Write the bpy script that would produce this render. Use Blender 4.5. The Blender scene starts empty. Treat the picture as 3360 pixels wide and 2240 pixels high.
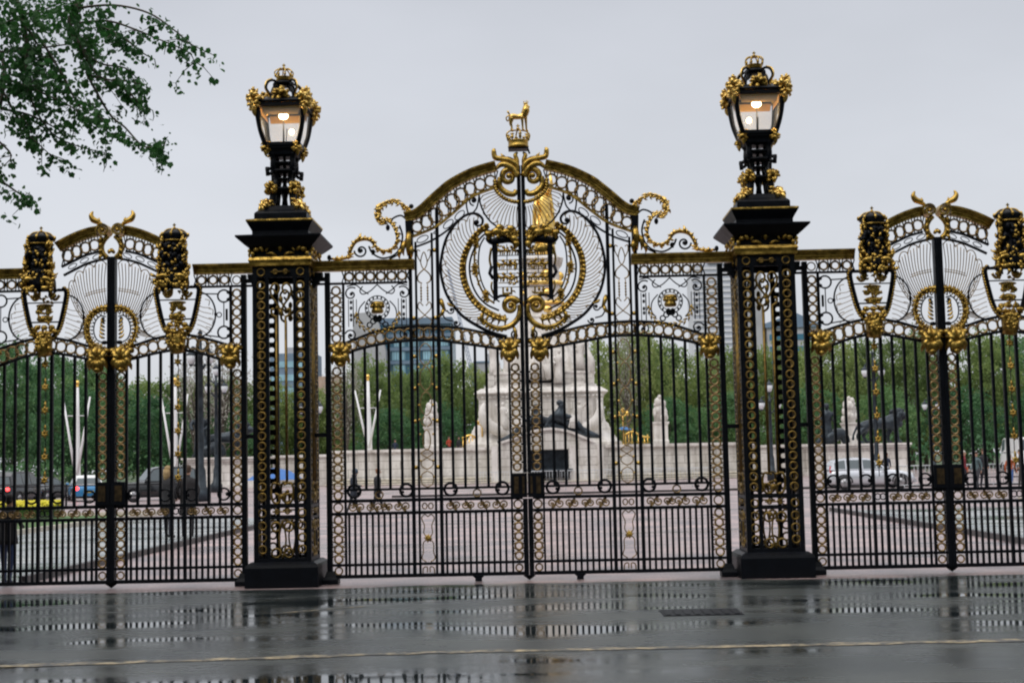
import bpy, math, random
from mathutils import Vector, Matrix
random.seed(7)
SC = bpy.context.scene
COL = SC.collection
PI = math.pi
ORG = {}

# ------------------------------------------------------------------ materials
def newmat(name):
    m = bpy.data.materials.new(name); m.use_nodes = True
    nt = m.node_tree; return m, nt, nt.nodes['Principled BSDF']

def mat(name, col, rough=0.6, metal=0.0, var=0.0, scale=4.0, bump=0.0, col2=None, spec=0.5, rvar=0.0, coat=0.0):
    m, nt, b = newmat(name)
    b.inputs['Base Color'].default_value = (*col, 1)
    b.inputs['Roughness'].default_value = rough
    b.inputs['Metallic'].default_value = metal
    b.inputs['Specular IOR Level'].default_value = spec
    b.inputs['Coat Weight'].default_value = coat
    if var or col2 or bump or rvar:
        tc = nt.nodes.new('ShaderNodeTexCoord')
        n = nt.nodes.new('ShaderNodeTexNoise'); n.inputs['Scale'].default_value = scale; n.inputs['Detail'].default_value = 6
        nt.links.new(tc.outputs['Object'], n.inputs['Vector'])
        if var or col2:
            r = nt.nodes.new('ShaderNodeValToRGB')
            c2 = col2 or tuple(c * (1 - var) for c in col)
            c1 = col if col2 else tuple(min(1, c * (1 + var * .5)) for c in col)
            r.color_ramp.elements[0].position = .35; r.color_ramp.elements[1].position = .65
            r.color_ramp.elements[0].color = (*c2, 1); r.color_ramp.elements[1].color = (*c1, 1)
            nt.links.new(n.outputs['Fac'], r.inputs['Fac']); nt.links.new(r.outputs['Color'], b.inputs['Base Color'])
        if rvar:
            mr = nt.nodes.new('ShaderNodeMapRange')
            mr.inputs['To Min'].default_value = max(.02, rough - rvar); mr.inputs['To Max'].default_value = min(1, rough + rvar)
            nt.links.new(n.outputs['Fac'], mr.inputs['Value']); nt.links.new(mr.outputs['Result'], b.inputs['Roughness'])
        if bump:
            bp = nt.nodes.new('ShaderNodeBump'); bp.inputs['Strength'].default_value = bump; bp.inputs['Distance'].default_value = .02
            nt.links.new(n.outputs['Fac'], bp.inputs['Height']); nt.links.new(bp.outputs['Normal'], b.inputs['Normal'])
    return m

def emis(name, col, strength):
    m, nt, b = newmat(name)
    b.inputs['Base Color'].default_value = (*col, 1)
    b.inputs['Emission Color'].default_value = (*col, 1)
    b.inputs['Emission Strength'].default_value = strength
    return m

def leafmat(name, c1, c2, c3, scale=.5, trans=.35):
    m, nt, b = newmat(name)
    tc = nt.nodes.new('ShaderNodeTexCoord'); oi = nt.nodes.new('ShaderNodeObjectInfo')
    n = nt.nodes.new('ShaderNodeTexNoise'); n.inputs['Scale'].default_value = scale; n.inputs['Detail'].default_value = 8; n.inputs['Roughness'].default_value = .75
    nt.links.new(tc.outputs['Object'], n.inputs['Vector'])
    ad = nt.nodes.new('ShaderNodeMath'); ad.operation = 'MULTIPLY_ADD'; ad.inputs[1].default_value = .24; ad.inputs[2].default_value = -.12
    nt.links.new(oi.outputs['Random'], ad.inputs[0])
    a2 = nt.nodes.new('ShaderNodeMath'); a2.operation = 'ADD'
    nt.links.new(ad.outputs[0], a2.inputs[0]); nt.links.new(n.outputs['Fac'], a2.inputs[1])
    r = nt.nodes.new('ShaderNodeValToRGB')
    e = r.color_ramp.elements
    e[0].position = .33; e[0].color = (*c1, 1); e[1].position = .68; e[1].color = (*c3, 1)
    x = e.new(.5); x.color = (*c2, 1)
    nt.links.new(a2.outputs[0], r.inputs['Fac'])
    nt.links.new(r.outputs['Color'], b.inputs['Base Color'])
    b.inputs['Roughness'].default_value = .6
    tr = nt.nodes.new('ShaderNodeBsdfTranslucent'); nt.links.new(r.outputs['Color'], tr.inputs['Color'])
    mx = nt.nodes.new('ShaderNodeMixShader'); mx.inputs[0].default_value = trans
    out = nt.nodes['Material Output']
    nt.links.new(b.outputs[0], mx.inputs[1]); nt.links.new(tr.outputs[0], mx.inputs[2]); nt.links.new(mx.outputs[0], out.inputs['Surface'])
    return m

BLACK = mat('black_gloss_paint', (.0022, .0032, .0058), .42, var=.3, scale=9, rvar=.1, spec=.14)
GOLD = mat('worn_gilding', (.56, .37, .09), .36, 1.0, scale=13, rvar=.16, bump=.6, col2=(.22, .135, .03))
GOLDP = mat('dull_gilding', (.26, .165, .042), .45, .9, scale=15, rvar=.15, bump=.4, col2=(.09, .06, .02))  # darker, duller gilding for the pillar openwork
GOLDB = mat('bright_gilding', (.76, .52, .16), .30, 1.0, scale=11, rvar=.12, bump=.4, col2=(.40, .25, .06))
GOLDT = mat('dull_gilded_wire', (.36, .24, .10), .5, .8, scale=14, col2=(.2, .13, .06))
LOCKM = mat('brown_lock_plate', (.055, .035, .014), .5, .6, var=.6, scale=20)
def stone(name, c1, c2, joints=None):
    m, nt, b = newmat(name); L = nt.links.new
    tc = nt.nodes.new('ShaderNodeTexCoord')
    def noise(scale, vec, detail=6):
        mp = nt.nodes.new('ShaderNodeMapping'); mp.inputs['Scale'].default_value = vec; L(tc.outputs['Object'], mp.inputs['Vector'])
        n = nt.nodes.new('ShaderNodeTexNoise'); n.inputs['Scale'].default_value = scale; n.inputs['Detail'].default_value = detail; n.inputs['Roughness'].default_value = .65; L(mp.outputs['Vector'], n.inputs['Vector']); return n
    def ramp(n, p0, k0, p1, k1):
        r = nt.nodes.new('ShaderNodeValToRGB'); e = r.color_ramp.elements; e[0].position = p0; e[0].color = (*k0, 1); e[1].position = p1; e[1].color = (*k1, 1); L(n.outputs['Fac'], r.inputs['Fac']); return r.outputs['Color']
    def mul(a, c, f=1.0):
        x = nt.nodes.new('ShaderNodeMix'); x.data_type = 'RGBA'; x.blend_type = 'MULTIPLY'; x.inputs['Factor'].default_value = f; L(a, x.inputs['A']); L(c, x.inputs['B']); return x.outputs['Result']
    col = ramp(noise(.5, (1, 1, 1)), .35, c2, .65, c1)
    col = mul(col, ramp(noise(1, (1.6, 1.6, .22)), .36, (.62, .60, .56), .56, (1, 1, 1)), .75)
    col = mul(col, ramp(noise(2.2, (1, 1, 1)), .34, (.55, .53, .50), .46, (1, 1, 1)), .5)
    if joints:
        sx = nt.nodes.new('ShaderNodeSeparateXYZ'); cx = nt.nodes.new('ShaderNodeCombineXYZ'); L(tc.outputs['Object'], sx.inputs[0]); L(sx.outputs['X'], cx.inputs['X']); L(sx.outputs['Z'], cx.inputs['Y'])
        br = nt.nodes.new('ShaderNodeTexBrick'); br.inputs['Scale'].default_value = 1; br.inputs['Brick Width'].default_value = joints[0]; br.inputs['Row Height'].default_value = joints[1]; br.inputs['Mortar Size'].default_value = .022; br.inputs['Color1'].default_value = (1, 1, 1, 1); br.inputs['Color2'].default_value = (.90, .89, .87, 1); br.inputs['Mortar'].default_value = (.45, .43, .40, 1)
        L(cx.outputs[0], br.inputs['Vector']); col = mul(col, br.outputs['Color'])
    L(col, b.inputs['Base Color']); b.inputs['Roughness'].default_value = .6
    return m
MARBLE = stone('white_marble', (.76, .725, .69), (.60, .565, .53))
MARBLE2 = stone('weathered_marble', (.74, .715, .68), (.58, .555, .52), (1.7, .62))
BRONZE = mat('dark_bronze', (.035, .045, .055), .42, .6, var=.5, scale=2.5)
VGOLD = mat('statue_gilding', (.95, .66, .22), .22, 1.0, scale=1.6, rvar=.1, bump=.3, col2=(.7, .42, .08))
WHITE = mat('white_paint', (.78, .78, .78), .4)
GLASSP = None

def glass(name, col=(1, 1, 1), alpha=.18, rough=.05):
    m, nt, b = newmat(name)
    b.inputs['Base Color'].default_value = (*col, 1); b.inputs['Roughness'].default_value = rough
    b.inputs['Alpha'].default_value = alpha
    return m
PANE = glass('lamp_glass', (.8, .78, .74), .22)
CARGLASS = mat('car_glass', (.02, .028, .032), .06, spec=.8)

# ------------------------------------------------------------------ mesh builder
def spline(pts, n=8, closed=False):
    P = [Vector(p) for p in pts]; out = []
    N = len(P)
    rng = range(N) if closed else range(N - 1)
    for i in rng:
        if closed: a, b, c, d = P[(i - 1) % N], P[i], P[(i + 1) % N], P[(i + 2) % N]
        else: a, b, c, d = P[max(i - 1, 0)], P[i], P[i + 1], P[min(i + 2, N - 1)]
        for k in range(n):
            t = k / n
            out.append(.5 * ((2 * b) + (c - a) * t + (2 * a - 5 * b + 4 * c - d) * t * t + (3 * b - a - 3 * c + d) * t ** 3))
    if not closed: out.append(P[-1].copy())
    return out

def resample(pts, n):
    P = [Vector(p) for p in pts]
    L = [0]
    for i in range(1, len(P)): L.append(L[-1] + (P[i] - P[i - 1]).length)
    out = []; j = 0
    for k in range(n):
        s = L[-1] * k / (n - 1)
        while j < len(P) - 2 and L[j + 1] < s: j += 1
        d = L[j + 1] - L[j]
        t = 0 if d < 1e-9 else (s - L[j]) / d
        out.append(P[j].lerp(P[j + 1], min(max(t, 0), 1)))
    return out

def length(pts):
    return sum((Vector(pts[i]) - Vector(pts[i - 1])).length for i in range(1, len(pts)))

def spiral(cx, cz, r0, r1, a0, turns, n=22):
    out = []
    for i in range(n + 1):
        t = i / n; a = a0 + turns * 2 * PI * t; r = r0 + (r1 - r0) * t
        out.append((cx + r * math.cos(a), cz + r * math.sin(a)))
    return out

SPLIT = {'scroll_stem': .03, 'scroll_band': .02, 'shield_edge': .03, 'loop_panel': .04, 'heraldic_charge': .012, 'circle_ornament': .03, 'hinge': .05, 'gilt_leaf': .01, 'gilt_acanthus': .01, 'stem_leg': .01, 'side_bracket': .02, 'curl_scroll': .02, 'leaf_drop': .02, 'crown_arm': .005, 'gilt_ribbon': .005, 'gilt_shell': .01, 'gilt_ball': .0, 'ring_strip': .03, 'rose_cluster': .0, 'gas_pipe': .0}
class MB:
    def __init__(s, tf=None, flip=False):
        s.v = []; s.f = []; s.m = []; s.sm = []; s.cm = 0; s.tf = tf; s.flip = flip
    def add(s, vs, fs, smooth=True):
        b = len(s.v); s.v += [tuple(v) for v in vs]
        for f in fs: s.f.append(tuple(i + b for i in f)); s.m.append(s.cm); s.sm.append(smooth)
    def box(s, x0, x1, y0, y1, z0, z1):
        if x0 > x1: x0, x1 = x1, x0
        vs = [(x, y, z) for z in (z0, z1) for y in (y0, y1) for x in (x0, x1)]
        s.add(vs, [(0, 2, 3, 1), (4, 5, 7, 6), (0, 1, 5, 4), (2, 6, 7, 3), (0, 4, 6, 2), (1, 3, 7, 5)], False)
    def obox(s, c, hx, hy, hz, rot):   # oriented box, rot = Matrix 3x3
        vs = [Vector(c) + rot @ Vector((x * hx, y * hy, z * hz)) for z in (-1, 1) for y in (-1, 1) for x in (-1, 1)]
        s.add(vs, [(0, 2, 3, 1), (4, 5, 7, 6), (0, 1, 5, 4), (2, 6, 7, 3), (0, 4, 6, 2), (1, 3, 7, 5)], False)
    def tube(s, pts, r, n=6, closed=False, sq=1.0):
        P = [Vector(p) for p in pts]; N = len(P)
        R = r if isinstance(r, (list, tuple)) else [r] * N
        if len(R) != N:
            R2 = []
            for i in range(N):
                t = i / (N - 1) * (len(R) - 1); j = min(int(t), len(R) - 2); R2.append(R[j] + (R[j + 1] - R[j]) * (t - j))
            R = R2
        vs = []; prev = None
        for i in range(N):
            a = P[(i - 1) % N] if closed or i > 0 else P[i]; b = P[(i + 1) % N] if closed or i < N - 1 else P[i]
            t = (b - a)
            t = t.normalized() if t.length > 1e-9 else Vector((0, 0, 1))
            if prev is None:
                u = Vector((0, 1, 0)) if abs(t.y) < .9 else Vector((1, 0, 0))
            else: u = prev
            u = (u - t * u.dot(t))
            if u.length < 1e-6: u = t.orthogonal()
            u.normalize(); w = t.cross(u); prev = u
            for k in range(n):
                an = 2 * PI * k / n
                vs.append(P[i] + u * (math.cos(an) * R[i] * sq) + w * (math.sin(an) * R[i]))
        fs = []
        for i in range(N if closed else N - 1):
            for k in range(n):
                a = i * n + k; b = i * n + (k + 1) % n; j = (i + 1) % N
                fs.append((a, b, j * n + (k + 1) % n, j * n + k))
        if not closed:
            fs.append(tuple(range(n - 1, -1, -1))); fs.append(tuple((N - 1) * n + k for k in range(n)))
        s.add(vs, fs)
    def xz(s, pts, r, y=0.0, n=5, closed=False, sq=1.0):
        s.tube([(p[0], y, p[1]) for p in pts], r, n, closed, sq)
    def torus(s, cx, cz, R, r, y=0.0, nu=14, nv=5, sx=1.0):
        s.tube([(cx + sx * R * math.cos(2 * PI * i / nu), y, cz + R * math.sin(2 * PI * i / nu)) for i in range(nu)], r, nv, True)
    def hring(s, cx, cy, cz, R, r, nu=14, nv=5):
        s.tube([(cx + R * math.cos(2 * PI * i / nu), cy + R * math.sin(2 * PI * i / nu), cz) for i in range(nu)], r, nv, True)
    def ell(s, c, rx, ry, rz, nu=10, nv=7, rot=None):
        vs = []; fs = []
        for j in range(nv + 1):
            ph = PI * j / nv
            for i in range(nu):
                th = 2 * PI * i / nu
                p = Vector((rx * math.sin(ph) * math.cos(th), ry * math.sin(ph) * math.sin(th), rz * math.cos(ph)))
                if rot: p = rot @ p
                vs.append(Vector(c) + p)
        for j in range(nv):
            for i in range(nu):
                fs.append((j * nu + i, (j + 1) * nu + i, (j + 1) * nu + (i + 1) % nu, j * nu + (i + 1) % nu))
        s.add(vs, fs)
    def lathe(s, prof, cx, cy, n=14, smooth=True, a0=0.0, sy=1.0):
        vs = [(cx + r * math.cos(a0 + 2 * PI * i / n), cy + sy * r * math.sin(a0 + 2 * PI * i / n), z) for r, z in prof for i in range(n)]
        fs = [(j * n + i, j * n + (i + 1) % n, (j + 1) * n + (i + 1) % n, (j + 1) * n + i) for j in range(len(prof) - 1) for i in range(n)]
        fs.append(tuple(range(n - 1, -1, -1))); fs.append(tuple((len(prof) - 1) * n + i for i in range(n)))
        s.add(vs, fs, smooth)
    def sq(s, prof, cx, cy, chamfer=0.0, sx=1.0, sy=1.0):  # stack of square sections (half, z)
        vs = []; n = 4 if not chamfer else 8
        for h, z in prof:
            if chamfer:
                c = h * (1 - chamfer)
                q = [(h, -c), (h, c), (c, h), (-c, h), (-h, c), (-h, -c), (-c, -h), (c, -h)]
            else: q = [(h, -h), (h, h), (-h, h), (-h, -h)]
            vs += [(cx + a * sx, cy + b * sy, z) for a, b in q]
        fs = [(j * n + i, j * n + (i + 1) % n, (j + 1) * n + (i + 1) % n, (j + 1) * n + i) for j in range(len(prof) - 1) for i in range(n)]
        fs.append(tuple(range(n - 1, -1, -1))); fs.append(tuple((len(prof) - 1) * n + i for i in range(n)))
        s.add(vs, fs, False)
    def prism(s, poly, y0, y1):     # polygon in XZ
        n = len(poly)
        vs = [(x, y0, z) for x, z in poly] + [(x, y1, z) for x, z in poly]
        fs = [tuple(range(n)), tuple(range(2 * n - 1, n - 1, -1))] + [(i, i + n, (i + 1) % n + n, (i + 1) % n) for i in range(n)]
        s.add(vs, fs, False)
    def band(s, pts, prof):         # sweep a closed profile of (normal offset, y) along an XZ path
        P = [Vector((p[0], p[1])) for p in pts]; N = len(P); n = len(prof); vs = []
        for i in range(N):
            t = (P[min(i + 1, N - 1)] - P[max(i - 1, 0)]).normalized(); w = Vector((-t.y, t.x))
            for o, y in prof: vs.append((P[i].x + w.x * o, y, P[i].y + w.y * o))
        fs = [(i * n + k, i * n + (k + 1) % n, (i + 1) * n + (k + 1) % n, (i + 1) * n + k) for i in range(N - 1) for k in range(n)]
        fs.append(tuple(range(n))); fs.append(tuple((N - 1) * n + k for k in range(n - 1, -1, -1)))
        s.add(vs, fs, False)
    def petal(s, x, z, ang, L, w, y=0.0, bulge=.05, curl=0.5, n=6):
        pts = []
        for i in range(6):
            t = i / 5; a = ang + curl * (t * t)
            pts.append((x + L * t * math.cos(a), y - bulge * math.sin(PI * min(1, t * 1.1)), z + L * t * math.sin(a)))
        s.tube(pts, [w * .45, w * .9, w, w * .85, w * .55, w * .15], n, False, .6)
    def islands(s, gap):
        par = list(range(len(s.v)))
        def fd(a):
            while par[a] != a: par[a] = par[par[a]]; a = par[a]
            return a
        for f in s.f:
            r = fd(f[0])
            for i in f[1:]:
                q = fd(i)
                if q != r: par[q] = r
        bb = {}
        for i, v in enumerate(s.v):
            r = fd(i); b = bb.get(r)
            if b is None: bb[r] = [list(v), list(v)]
            else:
                for k in range(3):
                    if v[k] < b[0][k]: b[0][k] = v[k]
                    if v[k] > b[1][k]: b[1][k] = v[k]
        keys = list(bb); gp = {k: k for k in keys}
        def fg(a):
            while gp[a] != a: gp[a] = gp[gp[a]]; a = gp[a]
            return a
        for i, a in enumerate(keys):
            for b in keys[i + 1:]:
                A, B_ = bb[a], bb[b]
                if all(A[0][k] - gap < B_[1][k] and B_[0][k] - gap < A[1][k] for k in range(3)): gp[fg(b)] = fg(a)
        return [fg(fd(i)) for i in range(len(s.v))]
    def build(s, name, mats, parent=None, loc=None):
        if name in SPLIT and parent is not None:
            g = s.islands(SPLIT[name]); ks = list(dict.fromkeys(g))
            if len(ks) > 1:
                first = None
                for k in ks:
                    n = MB(s.tf, s.flip); mp = {}
                    for i, v in enumerate(s.v):
                        if g[i] == k: mp[i] = len(n.v); n.v.append(v)
                    for f, mi, sm in zip(s.f, s.m, s.sm):
                        if f[0] in mp: n.f.append(tuple(mp[i] for i in f)); n.m.append(mi); n.sm.append(sm)
                    o = n.build1(name, mats, parent); first = first or o
                return first
        return s.build1(name, mats, parent, loc)
    def build1(s, name, mats, parent=None, loc=None):
        if not isinstance(mats, (list, tuple)): mats = [mats]
        v = [s.tf(p) for p in s.v] if s.tf else s.v
        if parent is not None: o0 = ORG[parent.name]
        else: o0 = Vector(loc) if loc is not None else Vector((0, 0, 0))
        v = [(p[0] - o0[0], p[1] - o0[1], p[2] - o0[2]) for p in v]
        f = [t[::-1] for t in s.f] if s.flip else s.f
        me = bpy.data.meshes.new(name); me.from_pydata(v, [], f)
        for m in mats: me.materials.append(m)
        me.polygons.foreach_set('material_index', s.m); me.polygons.foreach_set('use_smooth', s.sm)
        me.update()
        o = bpy.data.objects.new(name, me); COL.objects.link(o)
        if parent is not None: o.parent = parent
        else: o.location = o0
        ORG[o.name] = o0
        return o

def tag(o, label=None, cat=None, group=None, kind=None):
    if label: o['label'] = label
    if cat: o['category'] = cat
    if group: o['group'] = group
    if kind: o['kind'] = kind
    return o

def thing(name, label, cat, loc, group=None):
    o = bpy.data.objects.new(name, None); COL.objects.link(o); o.location = loc; o.empty_display_size = .2
    ORG[o.name] = Vector(loc)
    return tag(o, label, cat, group)

def kids(o): return [c for c in bpy.data.objects if c.parent == o]
def copy_tree(o, parent=None):
    c = o.copy(); COL.objects.link(c)
    if parent: c.parent = parent
    for ch in kids(o): copy_tree(ch, c)
    return c

# ------------------------------------------------------------------ gate ornament helpers
def frieze(mb, lo, hi, pitch, Rk=.40, r=.0155, y=0.0, cross=True):
    L = (length(lo) + length(hi)) / 2
    n = max(1, round(L / pitch)); a = resample(lo, 2 * n + 1); b = resample(hi, 2 * n + 1)
    for i in range(n):
        p, q = a[2 * i + 1], b[2 * i + 1]; c = (p + q) / 2; R = (q - p).length * Rk
        mb.cm = 0; mb.torus(c.x, c.y, R, r, y)
        mb.cm = 1
        for e, f in ((p, c), (q, c)):
            d = (e - c).normalized()
            mb.xz([c + d * R, e], .007, y, 4)
    if cross:
        mb.cm = 1
        for i in range(n + 1):
            p, q = a[2 * i], b[2 * i]; m = (p + q) / 2
            t = (a[min(2 * i + 1, 2 * n)] - a[max(2 * i - 1, 0)]).normalized() * (pitch * .17)
            mb.xz([p - t, m, q - t], .0085, y, 4); mb.xz([p + t, m, q + t], .0085, y, 4)
            mb.ell((m.x, y, m.y), .014, .014, .014, 6, 4)

def ringcol(mb, x, z0, z1, pitch, R, y=0.0, r=.0148, bars=None):
    n = max(1, round((z1 - z0) / pitch)); p = (z1 - z0) / n
    for i in range(n):
        z = z0 + p * (i + .5)
        mb.cm = 0; mb.torus(x, z, R, r, y)
        if bars:
            for zz in ((z0 + p * (i + 1),) if i < n - 1 else ()):
                for b in bars:
                    mb.cm = 0
                    mb.xz([(x, zz), (x + (b - x) * .5, zz + (p * .16)), (b, zz + p * .30)], .0095, y, 4)
                    mb.xz([(x, zz), (x + (b - x) * .5, zz - (p * .16)), (b, zz - p * .30)], .0095, y, 4)
                    mb.cm = 1; mb.ell((b, y, zz), .014, .02, .016, 6, 4)

def boss(mb, x, z, w, h):
    mb.ell((x, -.06, z), w * .46, .09, h * .36)
    for a, L in ((-2.75, w * .72), (-.39, w * .72), (-2.25, w * .68), (-.89, w * .68), (-1.8, h * .5), (-1.34, h * .5), (2.7, w * .7), (.44, w * .7), (2.1, h * .52), (1.04, h * .52)):
        sx = -1 if math.cos(a) < 0 else 1
        mb.petal(x, z + h * .03, a, L, w * .2, -.06, .10, sx * (.7 if math.sin(a) > 0 else -.5))
    for sx in (-1, 1):
        mb.petal(x + sx * w * .1, z - h * .05, PI / 2 - sx * .55, h * .42, w * .16, -.12, .05, -sx * .6)
        mb.ell((x + sx * w * .46, -.1, z + h * .33), w * .17, .06, w * .15)
    mb.ell((x, -.12, z - h * .42), w * .2, .06, w * .15)

def tuft(mb, c, r, cnt, seed, elong=1.0):      # a small gilded leaf cluster
    rn = random.Random(seed); c = Vector(c)
    for k in range(cnt):
        d = Vector((rn.gauss(0, 1), rn.gauss(0, 1), rn.gauss(0, 1) * elong)).normalized(); e = d.orthogonal().normalized(); e = Matrix.Rotation(rn.uniform(0, 6.28), 3, d) @ e
        mb.tube([c + d * r * .15, c + d * r * .6, c + d * r * .95 + e * r * .25, c + d * r * .9 + e * r * .6], [r * .30, r * .34, r * .22, r * .06], 6)

def scrollS(mb, x0, x1, zc, h, r=.0105, y=0.0):   # one horizontal S scroll
    w = x1 - x0; q = min(h * .42, w * .28)
    p = spiral(x0 + q, zc, .02, q, .6, -1.35, 20)
    p2 = [(x0 + x1 - a, 2 * zc - b) for a, b in p]
    mb.xz(spline(p + [((x0 + x1) / 2, zc)] + p2[::-1], 2), r, y, 5)
    for c in ((x0 + q, zc), (x1 - q, zc)): mb.ell((c[0], y - .005, c[1]), .017, .016, .017, 8, 5)

def cscroll(mb, x, z, R, a0, turns, r=.011, y=0.0, ball=.024):
    mb.xz(spiral(x, z, R * .22, R, a0, turns, 20), r, y, 5)
    mb.ell((x, y, z), ball, ball, ball, 8, 5)

def shell_lines(mb, inner, outer, n, r=.0062, y=0.0, lobes=None, bend=.0):
    a = resample(inner, n); b = resample(outer, n)
    for i in range(n):
        p, q = a[i], b[i]; m = (p + q) / 2; d = (q - p); w = Vector((-d.y, d.x)) * bend
        mb.xz(spline([p, m + w, q], 4), r, y, 4)
    if lobes:
        k = lobes
        c = resample(outer, k * 2 + 1)
        sgn = [((c[i] - (a[0] + a[-1]) / 2)).normalized() for i in range(len(c))]
        for i in range(k):
            p, m, q = c[2 * i], c[2 * i + 1], c[2 * i + 2]
            o = Vector((m.x, m.y)) - Vector((a[min(n - 1, int((2 * i + 1) / (2 * k) * n))]))
            o = o.normalized() * .05
            mb.xz(spline([p - o * .5, p + (m - p) * .35 + o * .5, m + o, q + (m - q) * .35 + o * .5, q - o * .5], 3), r * 1.15, y, 4)

def moulding(h, d):
    return [(-h, -d * .45), (-h, d * .45), (-h * .45, d * .6), (h * .1, d * .72), (h * .55, d), (h, d), (h, -d), (h * .62, -d), (h * .5, -d * .82), (h * .12, -d * .74), (0, -d * .6), (-h * .4, -d * .58), (-h * .5, -d * .45)]

# ------------------------------------------------------------------ central gate leaf
def central_leaf(s, label):
    tf = lambda p: (s * p[0], p[1], p[2])
    root = thing('gate_leaf', label, 'gate', (s * 2.705, 0, 0), 'central gate leaves')
    def N(): return MB(tf, s < 0)
    def done(mb, name, mats, par=root): return mb.build(name, mats, par)
    bars = []
    # posts
    m = N(); m.box(2.674, 2.744, -.042, .042, .0, 4.255); m.sq([(.11, -.0), (.11, .06), (.075, .10), (.05, .17)], 2.70, 0); done(m, 'hinge_post', BLACK)
    m = N()
    for z in (2.02, 4.17):
        m.box(2.738, 2.905, -.025, .025, z - .028, z + .028)
    done(m, 'hinge', BLACK)
    m = N(); m.box(.003, .056, -.055, .055, 1.45, 5.69); m.box(.003, .068, -.062, .062, .06, 1.10); m.lathe([(.0, 0.0), (.03, .02), (.085, .062)], 0.0, 0, 10)
    done(m, 'meeting_post', BLACK)
    # outer ring column and inner ring column
    m = N(); m.box(2.474, 2.506, -.02, .02, .1, 4.09); done(m, 'stile', BLACK)
    m = N(); ringcol(m, 2.592, 3.28, 4.07, .132, .058, bars=(2.506, 2.676)); done(m, 'ring_strip', [GOLDT, BLACK])
    m = N(); ringcol(m, 2.592, 1.13, 2.95, .122, .054, bars=(2.506, 2.676)); done(m, 'ring_strip', [GOLDT, BLACK])
    m = N(); ringcol(m, 2.592, .265, .925, .122, .054, bars=(2.506, 2.676)); m.cm = 0; m.torus(2.592, .17, .05, .012); m.torus(2.592, 1.026, .06, .012); done(m, 'ring_strip', [GOLDT, BLACK])
    m = N(); m.box(.204, .232, -.019, .019, .1, 3.2); done(m, 'stile', BLACK)
    m = N(); ringcol(m, .135, 1.47, 2.95, .122, .05, bars=(.066, .205)); done(m, 'ring_strip', [GOLDT, BLACK])
    m = N(); ringcol(m, .135, .265, .925, .122, .05, bars=(.066, .205)); m.cm = 0; m.torus(.135, .17, .046, .012); m.torus(.135, 1.026, .055, .012); done(m, 'ring_strip', [GOLDT, BLACK])
    # column of four stiles
    zt = {1.557: 4.62, 1.48: 4.66, 1.253: 4.78, 1.178: 5.12}
    for x, w in ((1.557, .024), (1.48, .0155), (1.253, .0155), (1.178, .024)):
        m = N(); m.box(x - w, x + w, -.024, .024, .1, zt[x]); done(m, 'stile', BLACK)
    m = N()
    for z in (4.54, 3.6, 3.07, 2.63, 2.18, 1.55):
        for x in (1.518, 1.216): m.ell((x, 0, z), .03, .03, .03, 8, 6)
    for z in (2.92, 2.68, 2.4, 2.2):
        for x in (1.462, 1.272): m.ell((x, -.02, z), .018, .02, .018, 6, 5)
    for z in (1.64, 1.42, 2.0): 
        for x in (1.46, 1.275): m.ell((x, 0, z), .02, .014, .014, 6, 5)
    done(m, 'gilt_ball', GOLDB)
    cx = 1.367
    m = N()
    # chain of loops up the middle column
    for z0, z1, w in ((3.31, 3.47, .06), (2.95, 3.25, .075), (2.60, 2.93, .07), (2.26, 2.58, .07), (1.78, 2.06, .045)):
        m.xz(spline([(cx, z0), (cx + w, z0 + (z1 - z0) * .25), (cx + w, z0 + (z1 - z0) * .75), (cx, z1), (cx - w, z0 + (z1 - z0) * .75), (cx - w, z0 + (z1 - z0) * .25)], 4, True), .008, 0, 5, True)
    for z0, z1 in ((1.52, 1.68), (1.28, 1.5), (1.68, 1.80)):
        for q in (-1, 1):
            m.xz(spline([(cx, z0), (cx + q * .075, z0 + .05), (cx + q * .075, z1 - .05), (cx, z1)], 4), .008)
    for q in (-1, 1):
        m.xz(spline([(cx + q * .01, 2.1), (cx + q * .07, 2.16), (cx + q * .03, 2.24)], 4), .009)
        m.torus(cx + q * .042, 1.026, .04, .009, 0, 12, 4, .8)
    # lyre in the lower panel
    for q in (-1, 1):
        m.xz(spline([(cx, .88), (cx + q * .045, .91), (cx + q * .085, .86), (cx + q * .05, .76), (cx + q * .06, .66), (cx + q * .02, .59), (cx + q * .07, .52), (cx + q * .07, .4), (cx + q * .09, .32), (cx + q * .03, .27)], 4), .008)
        m.xz(spline([(cx + q * .08, .11), (cx + q * .07, .19), (cx + q * .02, .2), (cx + q * .02, .13)], 4), .009)
    done(m, 'loop_panel', GOLDT)
    m = N()
    for k in range(8): m.petal(cx, .589, k * PI / 4, .06, .018, -.01, .02, .2)
    m.ell((cx, -.02, .589), .026, .03, .026)
    done(m, 'rosette', GOLD)
    # upper column ornament
    m = N()
    m.xz(spline([(cx, 4.28), (cx + .045, 4.38), (cx, 4.52), (cx - .045, 4.38)], 5, True), .008, 0, 5, True)
    for q in (-1, 1):
        m.xz(spline([(cx + q * .045, 4.38), (cx + q * .09, 4.47), (cx + q * .085, 4.55), (cx + q * .05, 4.53)], 4), .008)
        m.xz(spline([(cx, 4.28), (cx + q * .08, 4.2), (cx + q * .085, 4.12), (cx + q * .03, 4.08)], 4), .01)
        m.xz([(cx + q * .045, 4.07), (cx + q * .045, 3.82)], .007)
        for z in (3.86, 3.9, 3.94, 3.98, 4.02): m.ell((cx + q * .045, 0, z), .016, .016, .016, 6, 4)
        m.xz(spline([(cx + q * .02, 3.77), (cx + q * .07, 3.82), (cx + q * .09, 3.74), (cx, 3.64), (cx - q * .1, 3.55), (cx, 3.42)], 4), .008)
    done(m, 'loop_panel', GOLDT)
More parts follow.
